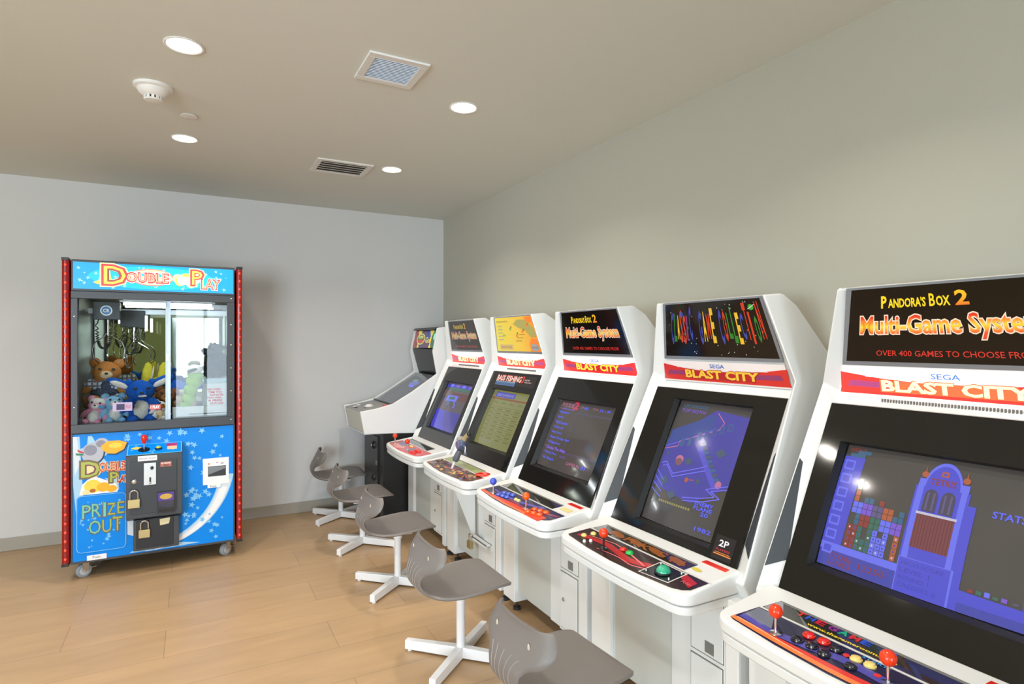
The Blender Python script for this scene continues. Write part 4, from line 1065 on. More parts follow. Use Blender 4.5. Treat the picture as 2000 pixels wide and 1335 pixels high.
    MB().box((1.215, ya + .026, .755), (2.14, yb - .026, .765), M_white2).build('bottom_panel', t)
    # black pedestal
    p0, p1 = 4.70, 5.28
    M_ped = mat('pedestal_black', srgb(30, 30, 31), .42, vary=.05)
    MB().box((1.36, p0, .0), (2.12, p1, .753), M_ped).build('pedestal', t, .004)
    MB().box((1.352, p0 + .13, .06), (1.362, p1 - .03, .71), mat('pedestal_door', srgb(52, 54, 56), .38)).build('coin_door', t, .003)
    MB().box((1.349, p0 + .12, .03), (1.36, p0 + .135, .72), M_black).build('door_edge', t)
    for z, mm in ((.63, M_steel), (.36, M_black)):
        MB().lathe([(.035, 0), (.03, -.012), (.018, -.02)], (1.352, p0 + .24, z), M_black, 18, 'X').lathe([(.012, -.018), (.010, -.024)], (1.352, p0 + .24, z), mm, 12, 'X').build('round_latch', t)
    MB().box((1.347, p0 + .15, .475), (1.352, p0 + .17, .51), M_steel).build('key_plate', t)
    tubey = MB().tube([(1.86, ya - .003, 1.095), (1.90, ya - .006, 1.10)], .008, M_steel, 8); tubey.build('side_bolt', t)
corner_machine()

# ---------------------------------------------------------------- prize claw machine
YF = 4.55
def claw_machine():
    t = thing('claw_machine', 'tall blue prize claw machine with red lit corner posts, standing on casters', 'claw machine', (-.2, 4.95, 0))
    M_fr = mat('claw_frame_charcoal', srgb(62, 66, 72), .42, vary=.03)
    M_cab = mat('claw_body_black', srgb(40, 41, 44), .5)
    M_bl = mat('claw_blue', srgb(0, 140, 242), .35, emit=srgb(6, 136, 232), es=.0, coat=0, vary=0, spec=.25)
    M_bl2 = mat('claw_header_blue', srgb(10, 158, 236), .28, emit=srgb(10, 158, 236), es=.35, coat=.3, vary=0)
    x0, x1 = -.668, .262; y1 = 5.36
    # shell
    MB().box((x0, YF + .012, .108), (x1, y1, .945), M_cab).build('lower_cabinet', t, .004)
    MB().box((x0, YF + .012, 1.80), (x1, y1, 2.020), M_cab).build('top_box', t, .004)
    for x in (x0, x1 - .02):
        MB().box((x, YF + .05, .945), (x + .02, y1, 1.80), mat('claw_side_dark', srgb(72, 76, 84), .35)).build('side_wall', t)
    MB().box((x0 + .02, y1 - .03, .945), (x1 - .02, y1, 1.80), M_cab).build('back_wall', t)
    MB().box((x0 + .03, y1 - .036, .95), (x1 - .03, y1 - .031, 1.79), mat('mirror_back', (.62, .66, .52), .03, 1.0, vary=0)).build('mirror', t)
    # corner posts with bulbs
    M_red = mat('post_red', srgb(128, 12, 7), .25, emit=srgb(170, 10, 4), es=.18, coat=.4, vary=0)
    M_bulb = mat('post_bulb', srgb(255, 70, 50), .3, emit=srgb(255, 66, 44), es=1.2, vary=0)
    for xa, xb in ((-.712, -.676), (.272, .309)):
        xm = (xa + xb) / 2
        p = MB().prism([(xa + .018 + .019 * math.cos(a_), YF + .0 + .016 * math.sin(a_)) for a_ in [math.pi + math.pi * k / 10 for k in range(11)]] + [(xb, YF + .045), (xa, YF + .045)], .118, 2.010, M_red)
        po = p.build('light_post', t)
        bb = MB()
        for k in range(34): bb.ball((xm, YF - .0135, .15 + 1.83 * k / 33), (.007, .0055, .009), M_bulb, 8, 6)
        bb.build('bulb_row', po)
        MB().box((xa - .001, YF - .018, 2.008), (xb + .001, YF + .05, 2.026), M_black).box((xa - .001, YF - .018, .104), (xb + .001, YF + .05, .122), M_black).build('post_cap', po, .003)
        MB().box((xa, YF + .04, .11), (xb, y1 - .05, 2.02), M_cab).build('side_rail', t, .004)
    # header
    h = MB(); h.box((x0 + .002, YF, 1.822), (x1 - .002, YF + .02, 2.016), M_fr)
    h.build('header_frame', t, .002)
    h = MB(); eu = Vector((1, 0, 0)); ev = Vector((0, 0, 1))
    A = Art(h, (0, YF, 0), eu, ev, .001)
    A.rect(x0 + .012, 1.836, x1 - .010, 2.004, M_bl2, 0)
    e = .35
    pc = lambda n_, c: print_mat('cl_' + n_, c, es=e)
    st = pc('star', (150, 214, 246)); cy = pc('cyan', (30, 190, 228)); cream = pc('cream', (250, 232, 170)); rdp = pc('logo_red', (220, 66, 76)); yl = pc('logo_yellow', (248, 214, 90)); pk = pc('pink', (236, 130, 120)); brn = pc('brown', (150, 84, 70)); wh = pc('white', (246, 246, 240))
    A.circ(-.22, 1.92, .36, cy, 1, .075, 28)
    rnd = random.Random(4)
    for k in range(64): A.star(rnd.uniform(x0 + .03, x1 - .03), rnd.uniform(1.85, 1.99), rnd.uniform(.005, .014), st, 2 + k * .03, rnd.random())
    A.circ(-.235, 1.925, .125, pk, 3, .056, 28); A.circ(-.235, 1.925, .117, cream, 4, .050, 28); A.circ(-.235, 1.940, .06, cy, 5, .018)
    # curled tail strip at the left, pale burst at centre
    A.poly([(-.515, 1.975), (-.47, 1.975), (-.455, 1.90), (-.46, 1.875), (-.53, 1.868), (-.555, 1.88), (-.505, 1.90)], yl, 4)
    for k in range(9): A.circ(-.085 + .013 * k, 1.925 - .018 * math.sin(k * 1.3) - .002 * k, .030, [cream, yl, wh][k % 3], 5 + k % 3, .030)
    A.text('D', -.50, 1.868, .125, .122, cream, 6, .09); A.text('D', -.50, 1.868, .125, .122, rdp, 7, .05); A.text('D', -.497, 1.871, .118, .115, yl, 8, .0); A.text('D', -.478, 1.888, .075, .08, brn, 9, -.01)
    A.text('OUBLE', -.375, 1.890, .235, .062, wh, 6, .10); A.text('OUBLE', -.375, 1.890, .235, .062, rdp, 7, .055); A.text('OUBLE', -.373, 1.893, .23, .056, pc('peach', (250, 190, 150)), 8, -.005)
    A.text('P', -.005, 1.885, .07, .10, cream, 6, .09); A.text('P', -.005, 1.885, .07, .10, rdp, 7, .05); A.text('P', -.002, 1.889, .062, .092, yl, 8, .0)
    A.text('LAY', .055, 1.862, .11, .065, wh, 6, .09); A.text('LAY', .055, 1.862, .11, .065, rdp, 7, .05); A.text('LAY', .057, 1.865, .105, .058, pc('peach', (250, 190, 150)), 8, -.005)
    A.text('TM', .135, 1.845, .018, .008, brn, 6)
    h.keepn = True; h.build('header_artwork', t)
    # window frame
    f = MB()
    fx0, fx1, fz0, fz1 = x0, x1 - .002, .925, 1.820; gx0, gx1, gz0, gz1 = -.632, .213, .980, 1.774
    for lo, hi in (((fx0, fz0), (fx1, gz0)), ((fx0, gz1), (fx1, fz1)), ((fx0, gz0), (gx0, gz1)), ((gx1, gz0), (fx1, gz1))):
        f.box((lo[0], YF - .006, lo[1]), (hi[0], YF + .05, hi[1]), M_fr)
    fo = f.build('window_frame', t, .003)
    for x, z in ((-.65, 1.66), (-.65, 1.09), (.238, 1.80), (.238, 1.62), (.238, 1.48), (.238, 1.32), (.238, 1.16), (.238, .96)):
        MB().ball((x, YF - .007, z), (.0055, .003, .0055), M_chrome, 10, 6).build('screw', fo)
    MB().box((gx0 - .004, YF + .020, gz0 - .004), (-.150, YF + .025, gz1 + .004), glass_mat('claw_glass')).build('glass_pane', fo)
    MB().box((-.155, YF + .030, gz0 - .004), (gx1 + .004, YF + .035, gz1 + .004), glass_mat('claw_glass')).build('glass_pane', fo)
    MB().box((-.158, YF + .017, gz0), (-.146, YF + .029, gz1), mat('clear_edge', srgb(190, 206, 214), .1, .3)).box((-.150, YF + .027, gz0), (-.128, YF + .040, gz1), mat('door_rail', srgb(168, 178, 200), .25, .6)).box((-.153, YF + .012, 1.375), (-.137, YF + .018, 1.42), M_steel).build('sliding_door_rail', fo)
    # stickers on the glass
    s = MB(); A = Art(s, (0, YF + .019, 0), eu, ev, .001)
    def stick(nm='window_sticker'):
        s.keepn = True; s.build(nm, fo)
    A.rect(-.452, 1.052, -.345, 1.108, print_mat('tag_lilac', (196, 176, 214)), 0); A.text('1', -.42, 1.062, .022, .034, print_mat('tag_navy', (50, 40, 90)), 1, .05); A.text('PLAY', -.38, 1.07, .03, .02, print_mat('tag_pink', (200, 90, 120)), 1, .02); stick()
    s = MB(); A.mb = s
    A.rect(-.248, 1.052, -.186, 1.085, print_mat('tag_red', (214, 90, 84)), 0); A.text('1 PLAY', -.242, 1.06, .05, .018, wh, 1, .04); stick()
    s = MB(); A.mb = s
    rnd = random.Random(9)
    for k in range(6): A.text(['WIN EVERY', 'TIME YOU', 'PLAY UNTIL', 'YOU WIN', 'A PRIZE', 'GOOD LUCK'][k], .09 + .008 * (k % 3), 1.165 - .019 * k, .085, .013, print_mat('decal_red', (206, 52, 70)), 1, .01)
    stick('window_lettering')
    # lower artwork panel
    g = MB(); A = Art(g, (0, YF + .004, 0), eu, ev, .001)
    g.box((x0 + .006, YF + .004, .118), (x1 - .006, YF + .014, .918), M_bl)
    e = 0
    pc = lambda n_, c: print_mat('cp_' + n_, c)
    st = pc('star', (120, 200, 248)); lb = pc('ice', (170, 214, 244)); w2 = pc('cloud', (222, 232, 244)); gy = pc('grey', (186, 190, 204)); gd = pc('grey_dark', (140, 142, 162)); og = pc('beak', (250, 184, 40)); yw = pc('yellow', (250, 216, 80)); rd = pc('red', (206, 54, 52)); gn = pc('green', (30, 130, 90)); bk = pc('shadow', (14, 50, 100)); cr = pc('cream', (246, 226, 170)); br = pc('olive', (120, 104, 60)); lg = pc('lime', (176, 190, 90)); wt = pc('white', (244, 246, 250))
    def arcband(c, r0, r1, a0, a1, m, L, ry=1.0):
        n = 20; lo = [(c[0] + r0 * math.cos(a0 + (a1 - a0) * k / n), c[1] + ry * r0 * math.sin(a0 + (a1 - a0) * k / n)) for k in range(n + 1)]
        up = [(c[0] + (r0 + (r1 - r0) * (.25 + .75 * k / n)) * math.cos(a0 + (a1 - a0) * k / n), c[1] + ry * (r0 + (r1 - r0) * (.25 + .75 * k / n)) * math.sin(a0 + (a1 - a0) * k / n)) for k in range(n + 1)]
        A.band(lo, up, m, L)
    # sweeping pale comet tail
    C = (-.305, .62)
    arcband(C, .470, .56, R(-88), R(-4), lb, 1, 1.0); arcband(C, .480, .548, R(-86), R(-8), w2, 2, 1.0); arcband(C, .492, .535, R(-80), R(-14), wt, 3, 1.0)
    A.poly([(x0 + .008, .905), (x0 + .045, .905), (x0 + .06, .60), (x0 + .07, .36), (x0 + .03, .38), (x0 + .012, .6)], lb, 1); A.poly([(x0 + .01, .905), (x0 + .03, .905), (x0 + .05, .74), (x0 + .02, .66)], w2, 2)
    A.poly([(-.58, .905), (-.56, .905), (-.53, .84), (-.44, .83), (-.50, .76), (-.46, .70), (-.55, .72), (-.60, .70), (-.60, .78), (-.64, .82), (-.585, .84)], lb, 1)
    A.poly([(-.33, .145), (-.10, .160), (.05, .135), (-.1, .128), (-.36, .128)], lb, 2)
    A.star(-.44, .60, .06, lb, 2, .2); A.poly([(-.37, .40), (-.30, .30), (-.30, .22), (-.37, .25)], w2, 2)
    rnd = random.Random(21)
    for k in range(26): A.star(rnd.uniform(-.04, .20), rnd.uniform(.42, .90) , rnd.uniform(.012, .024), st, 3 + k * .03, rnd.random())
    for k in range(14): A.star(rnd.uniform(-.05, .06), rnd.uniform(.25, .5), rnd.uniform(.012, .024), st, 3 + k * .03, rnd.random())
    for k in range(10): A.star(rnd.uniform(.05, .22), rnd.uniform(.15, .32), rnd.uniform(.010, .020), st, 3 + k * .03, rnd.random())
    for k in range(12): A.star(rnd.uniform(-.40, .0), rnd.uniform(.84, .90), rnd.uniform(.010, .026), st, 3 + k * .03, rnd.random())
    # big-beaked bird, plain
    A.circ(-.548, .790, .058, bk, 3, .066); A.circ(-.556, .796, .058, gy, 4, .066); A.circ(-.566, .815, .034, gd, 5, .034); A.circ(-.508, .858, .036, gy, 4, .030); A.circ(-.512, .852, .026, gd, 5, .022)
    A.poly([(-.508, .835), (-.47, .862), (-.41, .862), (-.365, .845), (-.385, .800), (-.43, .775), (-.47, .780), (-.50, .805)], bk, 4)
    A.poly([(-.512, .838), (-.475, .866), (-.415, .866), (-.372, .850), (-.39, .806), (-.435, .782), (-.475, .786), (-.505, .81)], og, 5); A.circ(-.435, .835, .035, yw, 6, .018)
    A.poly([(-.635, .825), (-.60, .805), (-.60, .795), (-.63, .808)], rd, 5); A.poly([(-.645, .802), (-.605, .795), (-.60, .785), (-.64, .788)], gn, 5)
    # small logo
    A.circ(-.565, .69, .058, cr, 5, .056); A.text('D', -.615, .645, .095, .10, br, 6, .07); A.text('D', -.612, .648, .09, .092, lg, 7, .02); A.text('D', -.595, .66, .06, .065, pc('plum', (120, 60, 90)), 8, -.01)
    A.text('OUBLE', -.52, .675, .135, .052, cr, 6, .10); A.text('OUBLE', -.52, .675, .135, .052, rd, 7, .06); A.text('OUBLE', -.518, .677, .13, .048, cr, 8, -.01)
    A.text('P', -.465, .600, .045, .065, br, 6, .09); A.text('P', -.463, .602, .042, .06, lg, 7, .01); A.text('LAY', -.425, .597, .06, .04, cr, 6, .10); A.text('LAY', -.425, .597, .06, .04, rd, 7, .04)
    # yellow bear-like face, plain
    A.poly([(-.625, .535), (-.61, .60), (-.58, .63), (-.54, .645), (-.49, .62), (-.455, .60), (-.43, .59), (-.42, .55), (-.425, .535)], wt, 5)
    A.circ(-.555, .585, .045, yw, 6, .042); A.circ(-.50, .575, .035, og, 6, .030); A.circ(-.455, .56, .028, og, 6, .022); A.circ(-.555, .558, .016, pc('nose', (180, 100, 40)), 7, .012); A.circ(-.59, .55, .02, cr, 7, .015)
    # prize door outline and words
    dr = rounded([(-.637, .172), (-.378, .172), (-.378, .528), (-.637, .528)], .03, 5)
    A.rect(-.585, .118, -.482, .150, wt, 6); A.text('Push', -.555, .128, .04, .014, pc('ink', (40, 44, 60)), 7)
    g.keepn = True; g.build('lower_artwork', t)
    MB().box((x0, YF + .001, .106), (x1, YF + .014, .120), M_fr).box((x0, YF + .001, .118), (x0 + .010, YF + .014, .925), M_fr).box((x1 - .010, YF + .001, .118), (x1, YF + .014, .925), M_fr).build('lower_frame', t, .001)
    q = MB(); A = Art(q, (0, YF - .001, 0), eu, ev, .0008)
    q.prism(rounded([(-.640, .170), (-.376, .170), (-.376, .530), (-.640, .530)], .03, 5), YF - .001, YF + .003, M_bl, 'Y')
    A.line(dr + [dr[0]], .004, st, 1)
    for k in range(34): A.star(rnd.uniform(-.62, -.40), rnd.uniform(.19, .50), rnd.uniform(.006, .014), st, 1 + k * .03, rnd.random())
    for (ch, u, v, w, hh) in (('P', -.610, .385, .045, .085), ('R', -.560, .388, .048, .085), ('I', -.500, .385, .014, .09), ('Z', -.478, .392, .042, .075), ('E', -.425, .395, .038, .075), ('O', -.575, .282, .062, .085), ('U', -.505, .283, .048, .082), ('T', -.450, .285, .052, .09)):
        A.text(ch, u, v, w, hh, br, 5, .03); A.text(ch, u + .001, v + .002, w, hh, pc('mint', (120, 206, 180)) if ch in 'PRIO' else lg, 6, -.002)
    q.keepn = True; q.build('prize_door', t)
    # framed card on the right
    n_ = MB(); A = Art(n_, (0, YF, 0), eu, ev, .002)
    A.rect(.064, .520, .224, .700, wt, 0); A.rect(.095, .575, .205, .645, pc('card_black', (30, 32, 38)), 1); A.poly([(.098, .59), (.202, .625), (.202, .642), (.098, .642)], pc('card_grey', (120, 126, 132)), 2)
    A.circ(.100, .662, .006, pc('card_orange', (224, 120, 60)), 1); A.circ(.15, .668, .005, pc('card_orange', (224, 120, 60)), 1); A.rect(.175, .658, .19, .665, pc('card_grey', (120, 126, 132)), 1)
    A.rect(.092, .497, .172, .520, wt, 0); A.text('Push', .11, .502, .035, .011, pc('ink', (40, 44, 60)), 1)
    n_.box((.064, YF - .0015, .520), (.224, YF + .003, .700), wt)
    n_.keepn = True; n_.build('notice_card', t)
    # control box
    yb = YF - .10
    b1 = MB(); b1.prism([(YF + .005, .335), (yb, .372), (yb, .775), (YF + .005, .83)], -.370, -.058, M_fr, 'X')
    co = b1.build('control_box', t, .003)
    MB().box((-.345, yb - .004, .398), (-.088, yb + .002, .738), mat('claw_door_black', srgb(50, 54, 60), .4)).build('control_box_door', t, .002)
    p = MB(); ev3 = Vector((0, .105, .055)).normalized(); A = Art(p, (0, yb, .777), eu, ev3, .0012)
    A.rect(-.367, .0, -.061, .114, st, 0); A.rect(-.362, .005, -.066, .109, M_bl, 1)
    for k in range(14): A.star(rnd.uniform(-.35, -.08), rnd.uniform(.015, .10), .010, st, 2 + k * .03, rnd.random())
    A.circ(-.315, .07, .028, yw, 3, .014); A.circ(-.275, .05, .034, pc('disc_black', (20, 22, 30)), 3, .026); A.rect(-.145, .035, -.09, .10, pc('tag_cream', (240, 200, 160)), 3); A.rect(-.15, .07, -.09, .10, pc('magenta', (180, 20, 90)), 4)
    p.keepn = True; p.build('control_deck', t)
    js = MB().tube([(-.275, yb + .045, .805), (-.275, yb + .045, .85)], .004, M_chrome, 8).build('joystick_shaft', t)
    MB().lathe([(.006, .0), (.012, .006), (.019, .03), (.017, .048), (.008, .056), (.001, .058)], (-.275, yb + .045, .842), P_red, 18).build('joystick_knob', js)
    MB().lathe([(.022, 0), (.022, .008), (.016, .01)], (-.195, yb + .045, .800), P_blk, 18).lathe([(.016, .006), (.015, .016), (.001, .019)], (-.195, yb + .045, .800), plastic('lime_yellow', (214, 222, 60)), 18).build('push_button', t)
    q = MB(); A = Art(q, (0, yb - .004, 0), eu, ev, .001)
    A.rect(-.306, .737, -.200, .770, wt, 0); A.text('Manual control', -.298, .748, .09, .011, pc('ink2', (150, 100, 150)), 1)
    A.rect(-.182, .690, -.120, .722, pc('rust', (190, 110, 96)), 0); A.text('NO REFUND', -.178, .708, .054, .009, wt, 1, .03); A.text('TILT', -.165, .695, .03, .009, pc('ink', (40, 44, 60)), 1, .03)
    q.keepn = True; q.build('box_sticker', t)
    MB().box((-.273, yb - .010, .582), (-.206, yb - .003, .722), mat('coin_plate', srgb(208, 212, 214), .35, .5)).box((-.243, yb - .013, .592), (-.233, yb - .009, .63), M_black).ball((-.238, yb - .012, .595), (.008, .006, .008), M_chrome, 10, 8).ball((-.228, yb - .012, .69), (.010, .004, .012), M_black, 10, 8).build('coin_mech_plate', t, .001)
    MB().lathe([(.014, .0), (.014, -.006), (.010, -.009)], (-.326, yb - .003, .610), M_chrome, 18, 'Y').build('cam_lock', t)
    d_ = MB().box((-.200, yb - .012, .390), (-.100, yb - .003, .530), M_black)
    A = Art(d_, (0, yb - .012, 0), eu, ev, .001)
    A.rect(-.195, .470, -.105, .524, pc('violet', (84, 60, 150)), 0); A.circ(-.15, .497, .035, pc('gold', (206, 170, 80)), 1, .018); A.rect(-.19, .43, -.11, .468, pc('slate', (60, 56, 72)), 0)
    for k in range(3): A.poly([(-.183 + .024 * k, .438), (-.167 + .024 * k, .438), (-.175 + .024 * k, .452)], bk, 1)
    A.rect(-.19, .402, -.11, .412, pc('slot', (6, 6, 8)), 1)
    d_.keepn = True; d_.build('banknote_acceptor', t)
    # cash box below
    yc_ = YF - .055
    MB().box((-.334, yc_, .150), (-.078, YF + .005, .350), M_fr).build('cash_box', t, .003)
    MB().box((-.318, yc_ - .004, .165), (-.110, yc_ + .002, .345), mat('claw_cash_black', srgb(34, 36, 42), .35)).build('cash_box_door', t, .002)
    q = MB(); A = Art(q, (0, yc_ - .004, 0), eu, ev, .001); A.poly([(-.186, .300), (-.135, .306), (-.128, .345), (-.188, .341)], pc('tape', (232, 222, 180)), 0); q.keepn = True; q.build('tape_patch', t)
    # casters
    M_wheel = mat('caster_rubber_grey', srgb(150, 158, 168), .4, vary=0)
    for x, y, sw in ((-.600, 4.62, 25), (.215, 4.62, 40), (-.600, 5.28, 0), (.215, 5.28, 0)):
        mt = Matrix.Translation((x, y, 0)) @ Matrix.Rotation(R(sw), 4, 'Z')
        ax = Matrix.Rotation(R(sw), 4, 'Z') @ Matrix.Rotation(R(90), 4, 'X')
        c = mt @ Vector((-.012, 0, .0425))
        fk = MB().box((-.030, -.030, .096), (.030, .030, .106), M_steel, mt).box((-.022, -.020, .04), (.012, -.017, .100), M_steel, mt).box((-.022, .017, .04), (.012, .020, .100), M_steel, mt).tube([mt @ Vector((-.012, -.024, .0425)), mt @ Vector((-.012, .024, .0425))], .007, M_chrome, 10)
        if y < 5: fk.box((.012, -.012, .05), (.055, .012, .055), M_steel, mt)
        co_ = fk.build('caster', t)
        MB().lathe([(.012, -.014), (.030, -.013), (.034, -.014), (.0425, -.010), (.0425, .010), (.034, .014), (.030, .013), (.012, .014)], c, M_wheel, 28, ax).lathe([(.010, -.016), (.026, -.0145), (.026, .0145), (.010, .016)], c, mat('caster_hub', srgb(190, 194, 200), .35), 22, ax).build('wheel', co_)
    # ---- inside
    zf = .955
    MB().box((x0 + .02, YF + .06, .945), (-.14, y1 - .04, zf), mat('prize_floor_white', srgb(214, 214, 210), .6)).build('prize_floor', t)
    cb = MB(); cb.box((-.02, YF + .07, 1.0), (.235, y1 - .30, 1.006), M_white2); cb.box((-.125, YF + .07, .945), (-.119, y1 - .06, 1.10), glass_mat('claw_glass'))
    cb.box((-.119, YF + .07, .945), (.235, YF + .09, 1.055), M_white2)
    cb.build('prize_chute', t)
    bx = MB().box((.07, YF + .12, 1.006), (.235, y1 - .35, 1.21), mat('bin_clear_white', srgb(214, 220, 222), .3)).box((.066, YF + .116, 1.21), (.239, y1 - .346, 1.24), mat('bin_lid', srgb(170, 196, 204), .3))
    bx.build('inner_box', t, .003)
    # light tube and gantry
    MB().tube([(-.40, YF + .09, 1.752), (.12, YF + .09, 1.752)], .009, mat('tube_light', (1, 1, 1), .4, emit=(.95, .98, 1), es=6, vary=0), 10).build('light_tube', t)
    MB().box((-.42, YF + .07, 1.765), (.14, YF + .11, 1.80), M_white2).build('light_fitting', t)
    L_ = area_light('claw_machine_lamp', (-.15, YF + .10, 1.742), (R(-18), 0, 0), .5, .03, 3.2, (.95, .98, 1.0)); 
    L2 = area_light('claw_machine_lamp', (-.15, 5.28, 1.77), (R(12), 0, 0), .6, .04, 3.0, (.95, .98, 1.0))
    MB().box((x0 + .03, 5.02, 1.700), (x1 - .03, 5.05, 1.735), mat('gantry_white', srgb(214, 220, 224), .35, .3)).build('gantry_rail', t)
    for k, (cx, cy, cz) in enumerate(((-.505, 4.80, 1.705), (-.375, 5.04, 1.66))):
        cr_ = MB().box((cx - .075, cy - .05, cz - .055), (cx + .075, cy + .05, cz + .065), mat('crane_black', srgb(42, 46, 52), .45))
        co2 = cr_.build('crane_carriage', t, .004)
        if k == 0:
            q = MB(); A = Art(q, (cx, cy - .05, cz), eu, ev, .001); A.circ(.0, .005, .034, wt, 0, .034, 24); A.circ(.0, .005, .027, pc('badge_blue', (50, 120, 180)), 1, .027, 24); A.text('CR', -.017, -.006, .034, .022, wt, 2, .03); q.keepn = True; q.build('round_badge', co2)
        else: MB().box((cx + .075, cy - .04, cz - .08), (cx + .09, cy - .02, cz + .03), MATS['tube_light']).box((cx - .085, cy - .052, cz - .03), (cx - .077, cy - .04, cz + .03), MATS['tube_light']).build('crane_lamp', co2)
        MB().tube([(cx + .005, cy, cz - .05), (cx + .005, cy, cz - .16)], .009, M_chrome, 10).tube([(cx + .035, cy, cz - .05), (cx + .035, cy, cz - .13)], .004, M_chrome, 8).build('claw_spindle', co2)
        pts = []
        for i in range(150):
            s_ = i / 149; a_ = math.pi * s_
            bx_ = cx - .055 + .04 * (1 - math.cos(a_)) ; bz_ = cz - .05 - .20 * math.sin(a_) ** .5 if 0 < s_ < 1 else cz - .05
            pts.append((bx_ + .009 * math.cos(i * 1.3), cy - .02 + .009 * math.sin(i * 1.3), bz_))
        MB().tube(pts, .0035, M_black, 5).build('coil_cable', co2)
        for j in range(3):
            a_ = R(100 + 120 * j + 20 * k); dx, dy = math.cos(a_), math.sin(a_); h = (cx + .005, cy, cz - .155)
            MB().tube([(h[0], h[1], h[2] + .02), (h[0] + dx * .03, h[1] + dy * .03, h[2] - .015), (h[0] + dx * .085, h[1] + dy * .085, h[2] - .05), (h[0] + dx * .105, h[1] + dy * .105, h[2] - .10), (h[0] + dx * .095, h[1] + dy * .095, h[2] - .16), (h[0] + dx * .06, h[1] + dy * .06, h[2] - .19)], .0042, M_chrome, 8).build('claw_finger', co2)
    return t
claw_machine()
padlock(-.326, YF - .113, .500, 'brass padlock on the upper black door of the claw machine', 'Y', 1.55)
padlock(-.272, YF - .070, .290, 'brass padlock on the lower cash box of the claw machine', 'Y', 1.5)

# ---------------------------------------------------------------- plush prizes
def fur(name, rgb): return mat('plush_' + name, srgb(*rgb), .95, bump=.9, bscale=140, vary=.10, vscale=30, spec=.1)
F_brn, F_wht, F_blu, F_lbl, F_pnk, F_yel, F_grn, F_org, F_dbr, F_nvy, F_crm = [fur(*a) for a in (('brown', (196, 128, 66)), ('white', (236, 230, 220)), ('blue', (20, 92, 190)), ('light_blue', (140, 190, 224)), ('pink', (236, 160, 190)), ('yellow', (226, 214, 70)), ('green', (150, 200, 70)), ('orange', (222, 150, 60)), ('dark_brown', (126, 78, 52)), ('navy', (60, 70, 92)), ('cream', (228, 200, 160)))]
def plaid():
    if 'plaid' in MATS: return MATS['plaid']
    m = bpy.data.materials.new('plaid'); m.use_nodes = True; n = m.node_tree.nodes; l = m.node_tree.links
    tc = n.new('ShaderNodeTexCoord'); ch = n.new('ShaderNodeTexBrick'); ch.inputs['Scale'].default_value = 1; ch.offset = 0
    ch.inputs['Brick Width'].default_value = .03; ch.inputs['Row Height'].default_value = .03; ch.inputs['Mortar Size'].default_value = .006
    ch.inputs['Color1'].default_value = (*srgb(225, 228, 235), 1); ch.inputs['Color2'].default_value = (*srgb(215, 218, 228), 1); ch.inputs['Mortar'].default_value = (*srgb(110, 116, 140), 1)
    mp = n.new('ShaderNodeMapping'); mp.inputs['Rotation'].default_value = (R(90), 0, 0)
    l.new(tc.outputs['Object'], mp.inputs[0]); l.new(mp.outputs[0], ch.inputs['Vector']); l.new(ch.outputs[0], n['Principled BSDF'].inputs['Base Color']); n['Principled BSDF'].inputs['Roughness'].default_value = .9
    MATS['plaid'] = m; return m
GP = 'plush toys inside the claw machine'
def plush(name, label, cat_, c, s, rot, parts):
    """parts: (part name, [(centre, radii)], material, [y-tilt]) in toy units, y toward the back"""
    t = thing(name, label, cat_, (c[0], c[1], c[2]), GP)
    mt = Matrix.Rotation(R(rot[2]), 3, 'Z') @ Matrix.Rotation(R(rot[1]), 3, 'Y') @ Matrix.Rotation(R(rot[0]), 3, 'X')
    for p in parts:
        b = MB()
        for q in p[1]:
            cc, rr = q[0], q[1]; tl = mt @ Matrix.Rotation(R(q[2]), 3, 'Y') if len(q) > 2 else mt
            b.ball(Vector(c) + mt @ (Vector(cc) * s), [r_ * s for r_ in rr], p[2], 18, 12, tl, .12 if 'eye' not in p[0] and 'nose' not in p[0] else 0)
        b.build(p[0], t)
    return t
EY = P_blk
def eyes(x=.2, y=-.40, z=1.25, r=.055): return ('eye', [((-x, y, z), (r, r * .6, r)), ((x, y, z), (r, r * .6, r))], EY)
def teddy(name, label, c, s, rot, f1, f2, belly=None, shirt=None, extra=(), cat_='plush toy', ear=.2):
    P = [('body', [((0, 0, .45), (.42, .36, .48)), ((-.45, -.10, .62), (.16, .16, .34), 35), ((.45, -.10, .62), (.16, .16, .34), -35), ((-.28, -.32, .12), (.20, .34, .18)), ((.28, -.32, .12), (.20, .34, .18)), ((0, -.02, 1.15), (.46, .38, .38))], f1),
         ('ear', [((-.36, 0, 1.46), (ear, .10, ear)), ((.36, 0, 1.46), (ear, .10, ear))], f1), ('muzzle', [((0, -.34, 1.05), (.2, .16, .15))], f2), ('nose', [((0, -.50, 1.10), (.06, .04, .045))], EY), eyes()]
    if belly: P.append(('belly', [((0, -.12, .46), (.30, .30, .38))], belly))
    if shirt: P.append(('shirt', [((0, 0, .56), (.45, .38, .36)), ((-.44, -.08, .66), (.19, .19, .26), 35), ((.44, -.08, .66), (.19, .19, .26), -35)], shirt)); P.append(('overalls', [((0, -.06, .36), (.44, .38, .38)), ((0, -.16, .58), (.24, .26, .26))], F_nvy))
    return plush(name, label, cat_, c, s, rot, P + list(extra))
B0 = .956
